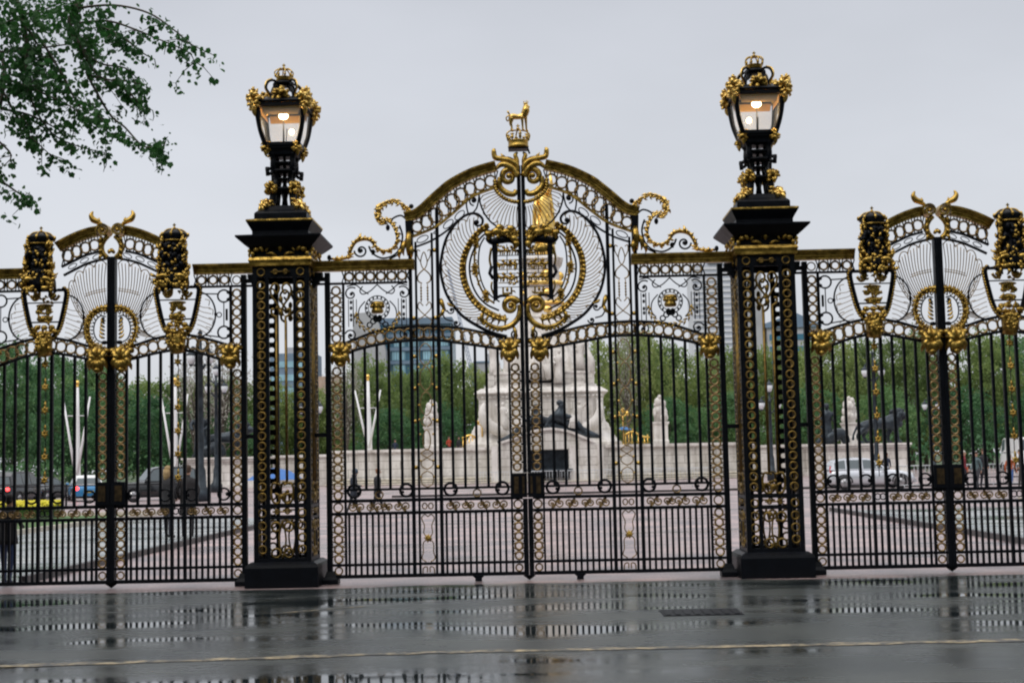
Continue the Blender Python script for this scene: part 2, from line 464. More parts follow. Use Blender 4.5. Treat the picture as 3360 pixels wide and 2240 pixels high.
    # straight cornice with ring frieze
    m = N(); m.band([(1.50, 4.343), (2.9, 4.343)], moulding(.068, .12)); done(m, 'cornice', GOLD)
    m = N(); m.box(1.6, 2.905, -.022, .022, 4.088, 4.118); done(m, 'rail', BLACK)
    m = N(); frieze(m, [(1.60, 4.118), (2.48, 4.118)], [(1.60, 4.275), (2.48, 4.275)], .158, .36); done(m, 'ring_frieze', [GOLDT, BLACK])
    # crown panel
    rx, rz = 2.02, 3.755
    m = N(); m.cm = 0
    m.tube([(rx + .168 * math.cos(2 * PI * i / 24), 0, rz + .168 * math.sin(2 * PI * i / 24)) for i in range(24)], .008, 5, True)
    m.tube([(rx + .125 * math.cos(2 * PI * i / 24), 0, rz + .125 * math.sin(2 * PI * i / 24)) for i in range(24)], .006, 5, True)
    for i in range(16): m.ell((rx + .147 * math.cos(2 * PI * i / 16), 0, rz + .147 * math.sin(2 * PI * i / 16)), .013, .013, .02, 6, 4)
    for q in (-1, 1):
        cscroll(m, rx + q * .36, 3.955, .10, PI / 2 if q < 0 else PI / 2, q * 1.1)
        cscroll(m, rx + q * .37, 3.38, .085, PI * .5, -q * 1.2)
        m.xz(spline([(rx + q * .42, 4.06), (rx + q * .30, 4.08), (rx + q * .20, 4.0), (rx + q * .12, 3.95)], 5), .009)
        m.xz(spline([(rx, 4.08), (rx + q * .10, 3.99), (rx + q * .2, 3.95), (rx + q * .24, 4.0), (rx + q * .2, 4.06)], 5), .009)
        m.xz(spline([(rx + q * .17, 3.85), (rx + q * .25, 3.75), (rx + q * .26, 3.62), (rx + q * .2, 3.54)], 5), .009)
        m.xz([(rx + q * .335, 3.88), (rx + q * .335, 3.5)], .008); m.xz([(rx + q * .40, 3.88), (rx + q * .40, 3.5)], .006)
        m.xz([(rx + q * .29, 3.88), (rx + q * .29, 3.56)], .006)
        for z in (3.84, 3.76, 3.66, 3.6): m.ell((rx + q * .365, 0, z), .02, .02, .028, 6, 4)
        for z, x in ((3.57, .06), (3.52, .11), (3.60, .02)): m.torus(rx + q * x, z, .036, .01, 0, 10, 4)
        m.ell((rx + q * .03, 0, 3.63), .03, .02, .03, 6, 4)
    done(m, 'scroll_panel', BLACK)
    m = N()
    m.lathe([(.07, rz - .075), (.085, rz - .06), (.085, rz - .03), (.072, rz - .01), (.10, rz + .05), (.085, rz + .085), (.03, rz + .07), (.0, rz + .075)], rx, -.0, 12)
    for k in range(5): m.ell((rx + .085 * math.cos(PI + PI * k / 4), -.085 * math.sin(PI * k / 4) - .01, rz + .02), .02, .02, .026, 6, 5)
    done(m, 'crown_boss', GOLD)
    m = N()
    for q in (-1, 1):
        arc = spline([(rx + q * .3, 3.70), (rx + q * .27, 3.57), (rx + q * .17, 3.46), (rx + q * .02, 3.43)], 4)
        for i, p in enumerate(arc[:-1]):
            d = arc[i + 1] - p; a = math.atan2(d.y, d.x)
            m.petal(p.x, p.y, a + (.5 if i % 2 else -.5), .07, .016, -.005, .015, 0)
    done(m, 'palm_spray', GOLD)
    # gable
    gp = spline([(.34, 5.69), (.66, 5.60), (.955, 5.455), (1.1, 5.345), (1.25, 5.215), (1.37, 5.105), (1.48, 5.035), (1.62, 5.005)], 6)
    m = N(); m.band(gp, moulding(.062, .13))
    for i in (5, 11, 17, 23, 28):
        p = gp[i]; d = (gp[i + 1] - gp[i]).normalized(); m.ell((p.x - d.y * -.07 if False else p.x + .0, 0, p.y + .07), .016, .02, .02, 6, 4)
    done(m, 'gable_cornice', GOLD)
    m = N(); m.prism([(1.515, 4.60), (1.60, 4.60), (1.615, 4.95), (1.515, 4.95)], -.06, .06); done(m, 'gable_post', BLACK)
    m = N(); m.petal(1.56, 4.80, -1.5, .34, .05, -.06, .05, 0); m.petal(1.60, 4.68, -1.1, .22, .04, -.05, .04, -.3); m.petal(1.54, 4.62, -1.7, .2, .04, -.05, .04, .1); m.petal(1.66, 4.56, -.9, .14, .035, -.03, .04, -.4); done(m, 'acanthus_drop', GOLD)
    hi = [Vector((p.x, p.y - .066)) for p in gp]
    lo = spline([(.36, 5.395), (.675, 5.277), (.965, 5.04), (1.2, 4.865), (1.52, 4.735)], 8)
    m = N(); frieze(m, resample(lo, 40), resample(hi[:-4], 40), .148, .33); done(m, 'ring_frieze', [GOLDT, BLACK])
    m = N(); m.band(lo, [(-.016, -.03), (-.016, .03), (.016, .03), (.016, -.03)]); done(m, 'gable_rail', GOLD)
    m = N()
    m.xz(spline([(1.50, 4.585), (1.3, 4.655), (1.15, 4.735), (1.0, 4.84), (.9, 4.94)], 6), .016)
    mid = [((lo[-1 - i].x), 0) for i in range(3)]
    for px, pz, a in ((1.38, 4.70, -.42), (1.02, 4.90, -.7), (1.2, 4.79, -.62), (.86, 5.02, -.75)):
        R = Matrix.Rotation(a, 2); q = [R @ Vector((.085 * math.cos(2 * PI * i / 14), .04 * math.sin(2 * PI * i / 14))) for i in range(14)]
        if pz == 4.79: q = [R @ Vector((.03 * math.cos(2 * PI * i / 8), .014 * math.sin(2 * PI * i / 8))) for i in range(8)]
        m.xz([(px + v.x, pz + v.y) for v in q], .008, 0, 5, True)
    done(m, 'oval_band', BLACK)
    # great circle
    circ = spline([(.24, 3.31), (.42, 3.365), (.62, 3.462), (.86, 3.63), (1.035, 3.87), (1.115, 4.10), (1.134, 4.31), (1.105, 4.52), (1.03, 4.74), (.88, 4.94), (.74, 5.03), (.62, 5.03), (.545, 4.96), (.555, 4.885), (.62, 4.865), (.66, 4.91), (.63, 4.94)], 6)
    m = N(); m.xz(circ, [.030, .026, .022, .02, .02, .02, .02, .02, .018, .014, .012], 0, 7); m.ell((.625, 0, 4.915), .035, .035, .035); done(m, 'circle_frame', BLACK)
    m = N()
    m.xz(spline([(.585, 5.30), (.565, 5.16), (.50, 5.01), (.40, 4.89), (.25, 4.81), (.055, 4.778)], 6), .014, 0, 6)
    m.xz(spline([(.585, 5.29), (.62, 5.12), (.70, 5.03)], 5), .012); cscroll(m, .66, 5.22, .07, -PI / 2, -1.0, .012, 0, .035)
    m.xz(spline([(.66, 5.29), (.76, 5.2), (.74, 5.03)], 5), .012)
    m.xz(spline([(.5, 4.86), (.47, 4.78), (.49, 4.70)], 4), .014)
    done(m, 'arc_frame', BLACK)
    m = N()
    shell_lines(m, spline([(.34, 5.34), (.29, 5.24), (.19, 5.16), (.06, 5.12)], 5), spline([(.545, 5.28), (.50, 5.08), (.40, 4.95), (.25, 4.86), (.06, 4.835)], 5), 13, lobes=5, bend=.04)
    done(m, 'shell_fan', GOLDT)
    # wreath and shell round the shield
    wo = [(.46, 4.86), (.60, 4.76), (.72, 4.60), (.795, 4.42), (.815, 4.25), (.79, 4.07), (.72, 3.90), (.62, 3.77), (.48, 3.66), (.33, 3.585), (.26, 3.58)]
    m = N(); sp = spline(wo, 6)
    shell_lines(m, sp[6:-6], spline([(.60, 5.0), (.80, 4.93), (.97, 4.72), (1.06, 4.45), (1.075, 4.25), (1.03, 3.98), (.92, 3.76), (.77, 3.60), (.6, 3.50)], 6), 31, r=.0062, lobes=11, bend=-.09)
    done(m, 'shell_fan', GOLDT)
    m = N(); m.xz(sp, .034, -.01, 7)
    for i, p in enumerate(resample(sp, 30)[:-1]):
        q = resample(sp, 30)[i + 1]; d = q - p; a = math.atan2(d.y, d.x); big = min(1, .45 + i / 24)
        m.petal(p.x, p.y, a + 1.0, .052 + .055 * big, .020 + .012 * big, -.03, .035, -.9)
        if i % 2: m.petal(p.x, p.y, a - .5, .06, .018, -.05, .03, .5)
    done(m, 'wreath', GOLD)
    m = N()
    m.xz(spline([(.44, 4.80), (.57, 4.70), (.66, 4.56), (.725, 4.38), (.735, 4.22), (.70, 4.04), (.62, 3.88), (.5, 3.76), (.34, 3.68)], 6), .015, 0, 6)
    m.xz(spline([(.52, 4.70), (.585, 4.58), (.61, 4.40), (.60, 4.2), (.54, 4.0), (.44, 3.88), (.33, 3.80)], 6), .012, 0, 6)
    done(m, 'oval_frame', BLACK)
    m = N()
    for x, z in ((.635, 4.63), (.655, 4.24), (.51, 3.87)):
        for k in range(9):
            tuft(m, (x + .02 * math.cos(k), -.03, z + .06 * math.sin(k)), .045, 4, k)
    m.xz(spline([(.635, 4.63), (.665, 4.43), (.655, 4.24), (.6, 4.03), (.51, 3.87), (.4, 3.78)], 5), .015, 0, 5)
    for t in range(14):
        p = resample([(.635, 4.63), (.665, 4.43), (.655, 4.24), (.6, 4.03), (.51, 3.87)], 14)[t]
        m.petal(p.x, p.y, random.uniform(0, 6.28), .05, .012, -.01, .02, .3)
    done(m, 'rose_garland', GOLD)
    # shield
    m = N()
    m.prism([(.352, 3.84), (.415, 3.80), (.41, 4.2), (.42, 4.60), (.345, 4.60)], -.035, .035)
    m.xz(spline([(.1, 4.60), (.17, 4.66), (.28, 4.665), (.42, 4.64), (.49, 4.70)], 5), [.02, .05, .06, .05, .03], 0, 7)
    m.xz(spline([(.40, 3.83), (.32, 3.88), (.22, 3.875), (.12, 3.83), (.06, 3.79)], 5), .022, 0, 6)
    m.xz([(.41, 4.12), (.46, 4.2), (.43, 4.3)], .026)
    sh = done(m, 'shield', BLACK)
    m = N()
    for z in (4.44, 4.19, 4.0): m.xz([(.055, z), (.36, z)], .006, 0, 4)
    m.xz([(.215, 4.6), (.215, 4.2)], .006, 0, 4)
    done(m, 'shield_bars', BLACK, sh)
    m = N()
    for z in (4.375, 4.245, 4.06):
        m.box(.06, .34, -.012, .004, z - .006, z + .006)
    for k in range(26): m.petal(random.uniform(.08, .33), random.choice((4.56, 4.34, 4.28, 4.12, 4.05, 3.95)) + random.uniform(-.02, .02), random.uniform(0, 6.28), .06, .014, -.01, .02, .5)
    for zc, xs in ((4.50, (.10, .21, .31)), (4.31, (.12, .22, .32)), (4.13, (.12, .22, .31))):
        for x in xs:     # small heraldic beasts: body, head, legs, tail
            m.tube([(x - .045, -.01, zc + .005), (x, -.02, zc), (x + .04, -.01, zc + .03)], [.018, .022, .024], 6)
            m.ell((x + .05, -.01, zc + .055), .024, .02, .024, 7, 5)
            for q in (-.04, -.01, .035): m.tube([(x + q, -.01, zc), (x + q + .01, -.01, zc - .055)], [.012, .008], 5)
            m.xz(spline([(x - .045, zc), (x - .07, zc + .04), (x - .04, zc + .075)], 3), .008)
    m.box(.15, .29, -.02, .0, 3.895, 3.925); m.box(.15, .175, -.02, .0, 3.925, 4.0)
    m.box(.265, .29, -.02, .0, 3.925, 4.0); m.ell((.22, -.01, 3.965), .02, .02, .03)
    if s > 0:
        m.ell((.27, -.02, 4.53), .09, .03, .06); m.ell((.12, -.02, 4.47), .05, .03, .02)
    done(m, 'heraldic_charge', GOLD, sh)
    m = N()
    for x, z, a, L in ((.44, 4.74, 2.7, .22), (.30, 4.74, 2.9, .2), (.16, 4.70, -2.6, .15), (.42, 4.72, .3, .12), (.35, 4.78, 2.2, .12), (.2, 4.77, 2.4, .12), (.1, 4.64, -1.9, .12)):
        m.petal(x, z, a, L, .056, -.03, .05, .5)
    for k in range(10): tuft(m, (.08 + .042 * k, -.05, 4.735 + .03 * math.sin(k * 2)), .05, 7, k)
    done(m, 'acanthus_crest', GOLD, sh)
    m = N()
    m.xz(spline([(.43, 4.55), (.455, 4.40), (.44, 4.3)], 4), .018); m.xz(spline([(.43, 4.08), (.44, 4.0), (.4, 3.88)], 4), .014); done(m, 'shield_edge', GOLD, sh)
    # lower volute
    m = N()
    m.xz(spiral(.175, 3.735, .03, .118, 0.6, 1.35, 30), [.02, .045], -.03, 7); m.ell((.178, -.06, 3.73), .036, .04, .036)
    m.xz(spline([(.06, 3.75), (.055, 3.66), (.09, 3.55), (.19, 3.46), (.33, 3.43), (.46, 3.47), (.56, 3.55)], 6), [.03, .036, .04, .04, .034, .03, .02], -.03, 7)
    for k, x in enumerate((.26, .33, .40, .47, .54)):
        m.petal(x, 3.62 + .012 * k, -1.7 + .15 * k, .17, .022, -.03, .03, .2)
    for k, p in enumerate(resample(spline([(.12, 3.50), (.3, 3.40), (.5, 3.45), (.62, 3.58)], 5), 12)): m.ell((p.x, -.03, p.y), .026, .03, .022, 7, 5)
    m.petal(.56, 3.5, 1.2, .2, .035, -.03, .03, .7)
    done(m, 'volute', GOLD)
    m = N()
    m.petal(.15, 3.46, -2.0, .2, .03, -.02, .02, .4); done(m, 'leaf_drop', GOLD)
    m = N(); cscroll(m, .125, 3.335, .062, PI / 2, 1.0, .013, 0, .03); done(m, 'eye_scroll', BLACK)
    # top volute
    m = N()
    m.xz(spiral(.165, 5.53, .03, .125, 1.2, 1.3, 30), [.022, .04, .05], -.04, 7); m.ell((.165, -.08, 5.54), .04, .05, .04)
    m.xz(spline([(.29, 5.53), (.29, 5.40), (.20, 5.31), (.10, 5.29), (.07, 5.35)], 6), [.035, .04, .045, .04, .03], -.03, 7)
    m.xz(spline([(.06, 5.52), (.09, 5.62), (.17, 5.69), (.27, 5.70), (.34, 5.64)], 6), [.03, .04, .045, .04, .02], -.07, 7)
    m.xz(spline([(.045, 5.60), (.06, 5.70), (.15, 5.765), (.27, 5.785), (.35, 5.81), (.365, 5.90), (.345, 5.93)], 6), [.03, .04, .045, .04, .04, .034, .01], -.05, 7)
    m.xz(spline([(.055, 5.64), (.05, 5.76), (.07, 5.84), (.035, 5.875)], 5), [.035, .035, .03, .012], -.03, 7)
    m.petal(.2, 5.8, .5, .1, .02, -.03, .02, .3)
    for k, p in enumerate(resample(spline([(.36, 5.48), (.34, 5.35), (.24, 5.24), (.12, 5.19), (.05, 5.18)], 5), 13)): m.ell((p.x, -.03, p.y), .034, .04, .03, 7, 5)
    done(m, 'volute', GOLDB if False else GOLD)
    # S scroll beside the gable
    m = N()
    S1 = spline([(1.56, 5.10), (1.62, 5.16), (1.76, 5.235), (1.90, 5.20), (1.985, 5.12), (2.00, 5.01), (1.93, 4.93), (1.86, 4.925)], 6)
    S2 = spline([(1.86, 4.96), (1.79, 4.90), (1.745, 4.80), (1.735, 4.68), (1.80, 4.575), (1.92, 4.545), (2.02, 4.60), (2.10, 4.69), (2.20, 4.71), (2.31, 4.67), (2.375, 4.56), (2.40, 4.47), (2.52, 4.44), (2.62, 4.44)], 6)
    for q, S in ((1, S1), (-1, S2)):
        m.xz(S, [.016, .020, .022, .018, .012], -.01, 6)
        for i, p in enumerate(S[:-1]):
            d = S[i + 1] - p; a = math.atan2(d.y, d.x)
            if i % 2 == 0: m.petal(p.x, p.y, a - q * 2.2 if q > 0 else a + (2.4 if p.x > 2.05 else -2.3), .065, .020, -.015, .02, .9 * (1 if i % 4 else -.4))
            if i % 3 == 0: m.petal(p.x, p.y, a + PI - .25, .10, .018, -.03, .02, .3)
    for k in range(7): m.petal(1.97 + random.uniform(-.03, .03), 5.07 + random.uniform(-.05, .07), random.uniform(-.6, 1.6), .085, .026, -.02, .03, random.uniform(-.6, .6))
    for k in range(5): m.petal(2.42 + .06 * k, 4.44, PI - .7 + .1 * k, .09, .02, -.02, .02, .4)
    m.petal(1.98, 5.1, 1.3, .12, .03, -.02, .03, .6); m.petal(2.22, 4.7, 1.0, .1, .025, -.02, .03, .5); m.petal(1.62, 5.1, 1.0, .1, .02, 0, .02, .5)
    done(m, 'leaf_scroll', GOLDB)
    m = N()
    m.xz(spline([(1.6, 4.98), (1.68, 5.04), (1.79, 5.0), (1.82, 4.92)], 6), .014, .02)
    m.xz(spline([(1.70, 4.9), (1.66, 4.75), (1.7, 4.58), (1.8, 4.48), (1.95, 4.45), (2.08, 4.52), (2.13, 4.62)], 6), .014, .02)
    m.xz(spline([(1.62, 4.62), (1.72, 4.5), (1.85, 4.43)], 5), .013, .02)
    cscroll(m, 2.24, 4.56, .095, -PI / 2, 1.25, .014, .02, .03); cscroll(m, 2.08, 4.545, .04, 0, .8, .012, .02, .03)
    m.ell((1.53, 0, 5.16), .035, .03, .035); m.ell((2.68, 0, 4.47), .03, .03, .04); m.xz([(2.68, 4.41), (2.68, 4.47)], .012)
    m.ell((1.86, 0, 4.87), .03, .03, .045)
    done(m, 'scroll_stem', BLACK)
    # side sprays of the great circle
    m = N()
    m.petal(1.135, 3.86, -1.75, .2, .035, -.03, .03, -.2); m.petal(1.11, 3.72, -1.6, .14, .03, -.03, .03, .7); m.petal(1.05, 3.80, -2.3, .12, .022, -.02, .02, -.5)
    done(m, 'leaf_spray', GOLD)
    m = N()
    cscroll(m, 1.0, 3.70, .055, 0, 1.0, .011, 0, .02); cscroll(m, .93, 3.52, .05, PI, -1.0, .011, 0, .02)
    m.xz(spline([(.98, 3.55), (1.08, 3.58), (1.13, 3.68)], 5), .011)
    done(m, 'curl_scroll', BLACK)
    # arcs
    HI = spline([(2.70, 3.255), (2.5, 3.272), (2.34, 3.325), (1.98, 3.443), (1.53, 3.487), (1.19, 3.477), (.88, 3.448), (.51, 3.365), (.27, 3.292), (.05, 3.27)], 6)
    LO = spline([(2.42, 3.135), (2.33, 3.178), (1.95, 3.258), (1.53, 3.295), (1.19, 3.288), (.94, 3.25), (.41, 3.163), (.30, 3.13)], 6)
    m = N(); m.xz(HI, .021, 0, 6); done(m, 'arched_rail', BLACK)
    m = N(); m.xz(LO, .022, 0, 6); done(m, 'arched_rail', BLACK)
    m = N(); frieze(m, resample(LO, 60), resample(HI[9:-9], 60), .133, .36); done(m, 'ring_frieze', [GOLDT, BLACK])
    def arcz(x):
        return min(LO, key=lambda p: abs(p.x - x)).y
    for x in (2.37, 2.203, 2.035, 1.872, 1.708, 1.01, .845, .685, .53, .372):
        m = N(); m.box(x - .0185, x + .0185, -.0165, .0165, 1.262, arcz(x)); done(m, 'bar', BLACK)
    # rails
    for z, h, x0, x1 in ((1.262, .016, .206, 2.5), (1.112, .022, .069, 2.678), (.94, .021, .069, 2.678), (.248, .018, .069, 2.678), (.093, .024, .069, 2.678)):
        m = N(); m.box(x0, x1, -.027, .027, z - h, z + h); done(m, 'rail', BLACK)
    for x in [.228 + .0805 * k for k in range(1, 12)] + [1.557 + .0805 * k for k in range(1, 12)]:
        m = N(); m.box(x - .0155, x + .0155, -.0145, .0145, .10, .93); done(m, 'lower_bar', BLACK)
    m = N()
    for x, d in ((2.37, 1), (1.655, -1), (1.05, 1), (.345, -1)):
        m.torus(x, 1.245, .085, .020, 0, 20, 6)
        for zz in (1.22, 1.275): m.ell((x - d * .055, 0, zz), .028, .025, .022, 7, 5)
    done(m, 'circle_ornament', BLACK)
    m = N()
    for x in (2.03, .69): m.torus(x, 1.187, .052, .011)
    for x0, x1 in ((2.46, 2.22), (2.22, 1.98), (1.60, 1.84), (1.84, 2.02), (1.13, .91), (.91, .72), (.26, .50), (.50, .70)):
        scrollS(m, min(x0, x1), max(x0, x1), 1.026, .15)
    done(m, 'scroll_band', GOLDT)
    # bosses, lock, feet
    m = N(); boss(m, 2.525, 3.115, .26, .33); done(m, 'leaf_boss', GOLD)
    m = N(); boss(m, .205, 3.125, .25, .33); done(m, 'leaf_boss', GOLD)
    m = N(); m.cm = 0; m.box(.004, .205, -.075, .075, 1.115, 1.445); m.cm = 1; m.box(.12, .18, -.083, -.0755, 1.17, 1.40); m.box(.04, .07, -.083, -.0755, 1.17, 1.40); done(m, 'lock_box', [BLACK, LOCKM])
    m = N(); m.prism([(.60, .078), (.78, .078), (.735, .04), (.735, .0), (.645, .0), (.645, .04)], -.05, .05); done(m, 'foot', BLACK)
    return root

central_leaf(-1, 'left leaf of the tall central gate, half a crowned coat of arms, sky-filled ring friezes')
RL = central_leaf(1, 'right leaf of the tall central gate, carrying the small gilded lion on a crown')
# lion crest
m = MB(); m.xz([(.13, 5.86), (.095, 5.97)], .014); m.box(-.165, .115, -.1, .1, 5.915, 5.94); fin = m.build('finial_bracket', BLACK, RL)
m = MB(); cx = -.025
m.lathe([(.135, 5.941), (.15, 5.96), (.14, 5.975), (.14, 6.03), (.15, 6.045), (.12, 6.046)], cx, 0, 18)
for k in range(8):
    a = k * PI / 4 + .2; x, y = cx + .145 * math.cos(a), .145 * math.sin(a)
    m.ell((x, y, 6.08), .022, .022, .035, 7, 5); m.ell((x, y, 6.12), .03, .015, .014, 6, 4)
    a += PI / 8; m.ell((cx + .145 * math.cos(a), .145 * math.sin(a), 6.065), .014, .014, .025, 6, 4)
for k in range(4):
    a = k * PI / 2 + .2
    m.tube(spline([(cx + .14 * math.cos(a), .14 * math.sin(a), 6.05), (cx + .165 * math.cos(a), .165 * math.sin(a), 6.13), (cx + .11 * math.cos(a), .11 * math.sin(a), 6.185), (cx, 0, 6.195)], 5), .011, 5)
m.ell((cx, 0, 6.215), .025, .025, .025); m.box(cx - .008, cx + .008, -.008, .008, 6.235, 6.28); m.box(cx - .025, cx + .025, -.007, .007, 6.25, 6.265)
m.build('crown', GOLD, RL)
m = MB()
m.tube(spline([(-.13, 0, 6.35), (-.10, 0, 6.39), (-.02, 0, 6.385), (.05, 0, 6.40), (.085, 0, 6.44)], 4), [.03, .045, .036, .046, .05], 9)
m.tube(spline([(.07, 0, 6.42), (.09, 0, 6.48), (.085, 0, 6.53)], 4), [.052, .056, .035], 9)
m.ell((.095, 0, 6.53), .04, .036, .038); m.ell((.128, 0, 6.522), .022, .022, .018)
for y in (-.025, .025):
    m.tube(spline([(-.105, y, 6.37), (-.125, y, 6.30), (-.11, y, 6.25), (-.115, y, 6.20), (-.09, y, 6.197)], 4), [.034, .026, .014, .014, .016], 6)
    m.tube(spline([(.06 + y, y, 6.39), (.065 + y, y, 6.29), (.07 + y, y, 6.20), (.09 + y, y, 6.197)], 4), [.028, .018, .014, .016], 6)
    m.ell((.075, y * 1.3, 6.56), .012, .01, .014, 6, 4)
m.tube(spline([(-.135, 0, 6.36), (-.17, 0, 6.33), (-.185, 0, 6.38), (-.14, 0, 6.42), (-.16, 0, 6.46), (-.15, 0, 6.47)], 4), [.012, .01, .01, .01, .018, .006], 6)
m.lathe([(.03, 6.56), (.032, 6.58), (.026, 6.575)], .09, 0, 10)
for k in range(5): m.ell((.09 + .03 * math.cos(k * 1.256), .03 * math.sin(k * 1.256), 6.595), .007, .007, .018, 5, 4)
m.build('lion', GOLDB, RL)

# ------------------------------------------------------------------ side gate leaf (x measured for the inner right one)
def side_leaf(s, outer, label):
    AX = 5.705
    def tf(p):
        x = p[0] if not outer else 2 * AX - p[0]
        return (s * x, p[1], p[2])
    hx = 3.875 if not outer else 2 * AX - 3.875
    root = thing('gate_leaf', label, 'gate', (s * hx, 0, 0), 'side gate leaves')
    fl = (s < 0) != outer
    def N(): return MB(tf, fl)
    def done(mb, name, mats, par=root): return mb.build(name, mats, par)
    m = N(); m.box(3.836, 3.906, -.042, .042, 0, 4.255); m.sq([(.11, 0), (.11, .06), (.075, .1), (.05, .17)], 3.885, 0); done(m, 'hinge_post', BLACK)
    m = N()
    for z in (2.02, 4.17): m.box(3.675, 3.842, -.025, .025, z - .028, z + .028)
    done(m, 'hinge', BLACK)
    m = N(); m.box(AX - .054, AX - .003, -.06, .06, .06, 4.55); m.lathe([(.0, 0.0), (.03, .02), (.1, .07)], AX, 0, 10); done(m, 'meeting_post', BLACK)
    m = N(); m.box(4.036, 4.070, -.02, .02, .1, 4.09); done(m, 'stile', BLACK)
    m = N(); m.box(5.482, 5.514, -.019, .019, .1, 3.16); done(m, 'stile', BLACK)
    for x, z0, z1, b in ((3.971, 3.28, 4.07, (3.904, 4.038)), (3.971, 1.13, 2.95, (3.904, 4.038)), (5.58, 1.47, 2.95, (5.514, 5.645))):
        m = N(); ringcol(m, x, z0, z1, .132 if z0 > 3 else .122, .054, bars=b); done(m, 'ring_strip', [GOLDT, BLACK])
    for x, b in ((3.971, (3.904, 4.038)), (5.58, (5.514, 5.645))):
        m = N(); ringcol(m, x, .265, .925, .122, .052, bars=b); m.cm = 0; m.torus(x, .17, .048, .012); m.torus(x, 1.026, .055, .012); done(m, 'ring_strip', [GOLDT, BLACK])
    for x in (4.695, 4.872):
        m = N(); m.box(x - .021, x + .021, -.024, .024, .1, 3.3); done(m, 'stile', BLACK)
    m = N()
    for k, z in enumerate((3.09, 2.78, 2.46, 2.14, 1.82, 1.5)):
        for j in range(6): m.petal(4.784, z - .02, j * PI / 3 + PI / 2, .062, .02, -.01, .02, .2)
        m.petal(4.784, z + .02, PI / 2, .09, .018, 0, .01, 0)
    done(m, 'leaf_drop', GOLD)
    m = N(); m.xz([(4.784, 1.3), (4.784, 3.2)], .006, .01, 4); m.torus(4.75, 1.026, .04, .009); m.torus(4.82, 1.026, .04, .009); done(m, 'drop_stem', BLACK)
    m = N(); m.band([(3.68, 4.343), (4.56, 4.343)], moulding(.066, .12)); done(m, 'cornice', GOLD)
    m = N(); m.box(3.675, 4.56, -.022, .022, 4.088, 4.118); done(m, 'rail', BLACK)
    m = N(); frieze(m, [(4.06, 4.118), (4.54, 4.118)], [(4.06, 4.275), (4.54, 4.275)], .155, .36); m.cm = 0; m.torus(3.971, 4.19, .055, .0095); done(m, 'ring_frieze', [GOLDT, BLACK])
    # side ornament panel
    m = N()
    for z in (3.97, 3.465):
        m.xz(spiral(4.15, z, .085, .085, PI * .75, -1.5 * .98, 20), .013)
        for zz in (z + .05, z - .05): m.ell((4.085, 0, zz), .03, .028, .026, 7, 5)
    m.xz([(4.15, 3.88), (4.15, 3.55)], .008); m.xz([(4.22, 4.0), (4.47, 4.01), (4.52, 4.06)], .010); m.xz([(4.2, 3.4), (4.4, 3.43)], .01)
    m.box(4.095, 4.125, -.01, .01, 3.63, 3.79)
    m.torus(4.215, 3.71, .033, .008)
    done(m, 'scroll_panel', BLACK)
    for cx, q in ((4.50, -1), (5.075, 1)):
        m = N(); pts = [(cx + q * .235 * math.cos(a), 3.72 + .31 * math.sin(a)) for a in [(-PI * .5) + PI * i / 20 for i in range(21)]]
        m.xz(pts, .0125, .0, 6); m.ell((cx + q * .235, 0, 3.72), .022, .022, .03, 7, 5); done(m, 'circle_frame', BLACK)
        m = N()
        for i in range(7):
            t = i / 6; z0 = 3.47 + .40 * t
            m.xz(spline([(cx - q * .03 * (1 - t), z0 - .02), (cx + q * .06, z0 + .0 - .05), (cx + q * (.19 - .05 * abs(t - .5)), z0 - .16 + .1 * t)], 5), .005)
        for z, x in ((3.5, .15), (3.62, .19), (3.75, .19), (3.88, .14)):
            m.xz(spline([(cx + q * (x - .05), z + .05), (cx + q * (x + .01), z + .03), (cx + q * x, z - .04)], 4), .0055)
        done(m, 'shell_fan', GOLDT)
    # herm with shield
    hx0 = 4.783
    HS = [(.02, 3.40), (.13, 3.47), (.20, 3.60), (.25, 3.80), (.285, 3.98), (.29, 4.08), (.24, 4.13)]
    m = N()
    for q in (-1, 1):
        m.xz(spline([(hx0 + q * a, b) for a, b in HS], 5), .032, -.03, 7)
        m.xz(spline([(hx0 + q * .27, 4.09), (hx0 + q * .18, 4.11), (hx0 + q * .1, 4.04)], 5), .016, -.03, 6)
    m.xz([(hx0 - .26, 3.93), (hx0 + .26, 3.93)], .010, -.02, 5); m.xz([(hx0 - .21, 3.66), (hx0 + .21, 3.66)], .012, -.02, 5)
    m.xz([(hx0 - .27, 4.1), (hx0 + .27, 4.1)], .02, -.02, 6)
    sh = done(m, 'shield', BLACK)
    m = N()
    for q in (-1, 1):
        P = resample(spline([(hx0 + q * (a + .028), b) for a, b in HS], 5), 22)
        for i, p in enumerate(P): m.ell((p.x, -.03, p.y), .026, .03, .024, 6, 5)
    done(m, 'shield_edge', GOLD, sh)
    m = N()
    for zc, xs in ((4.02, (-.12, .12)), (3.85, (-.03, .05)), (3.80, (-.08, .06)), (3.70, (-.06, .07)), (3.58, (-.1, 0, .1)), (3.5, (-.05, .06)), (3.53, (-.14, .14))):
        for x in xs:
            m.ell((hx0 + x, -.06, zc), .05, .035, .038, 8, 5); m.petal(hx0 + x, zc, random.uniform(0, 6.28), .07, .022, -.07, .02, .4)
    for q in (-1, 1): m.xz(spline([(hx0 + q * .2, 4.03), (hx0 + q * .15, 3.97), (hx0 + q * .09, 4.0), (hx0 + q * .08, 4.08)], 5), .022, -.04)
    m.ell((hx0, -.05, 3.885), .125, .03, .028); m.ell((hx0, -.06, 3.70), .09, .03, .05)
    for k in range(22): m.petal(hx0 + random.uniform(-.085, .085), random.uniform(3.46, 3.84), random.uniform(0, 6.28), .06, .022, -.06, .03, .5)
    for k in range(8): m.petal(hx0 + random.uniform(-.12, .12), random.uniform(3.94, 4.06), random.uniform(0, 6.28), .05, .02, -.06, .03, .5)
    done(m, 'heraldic_charge', GOLD, sh)
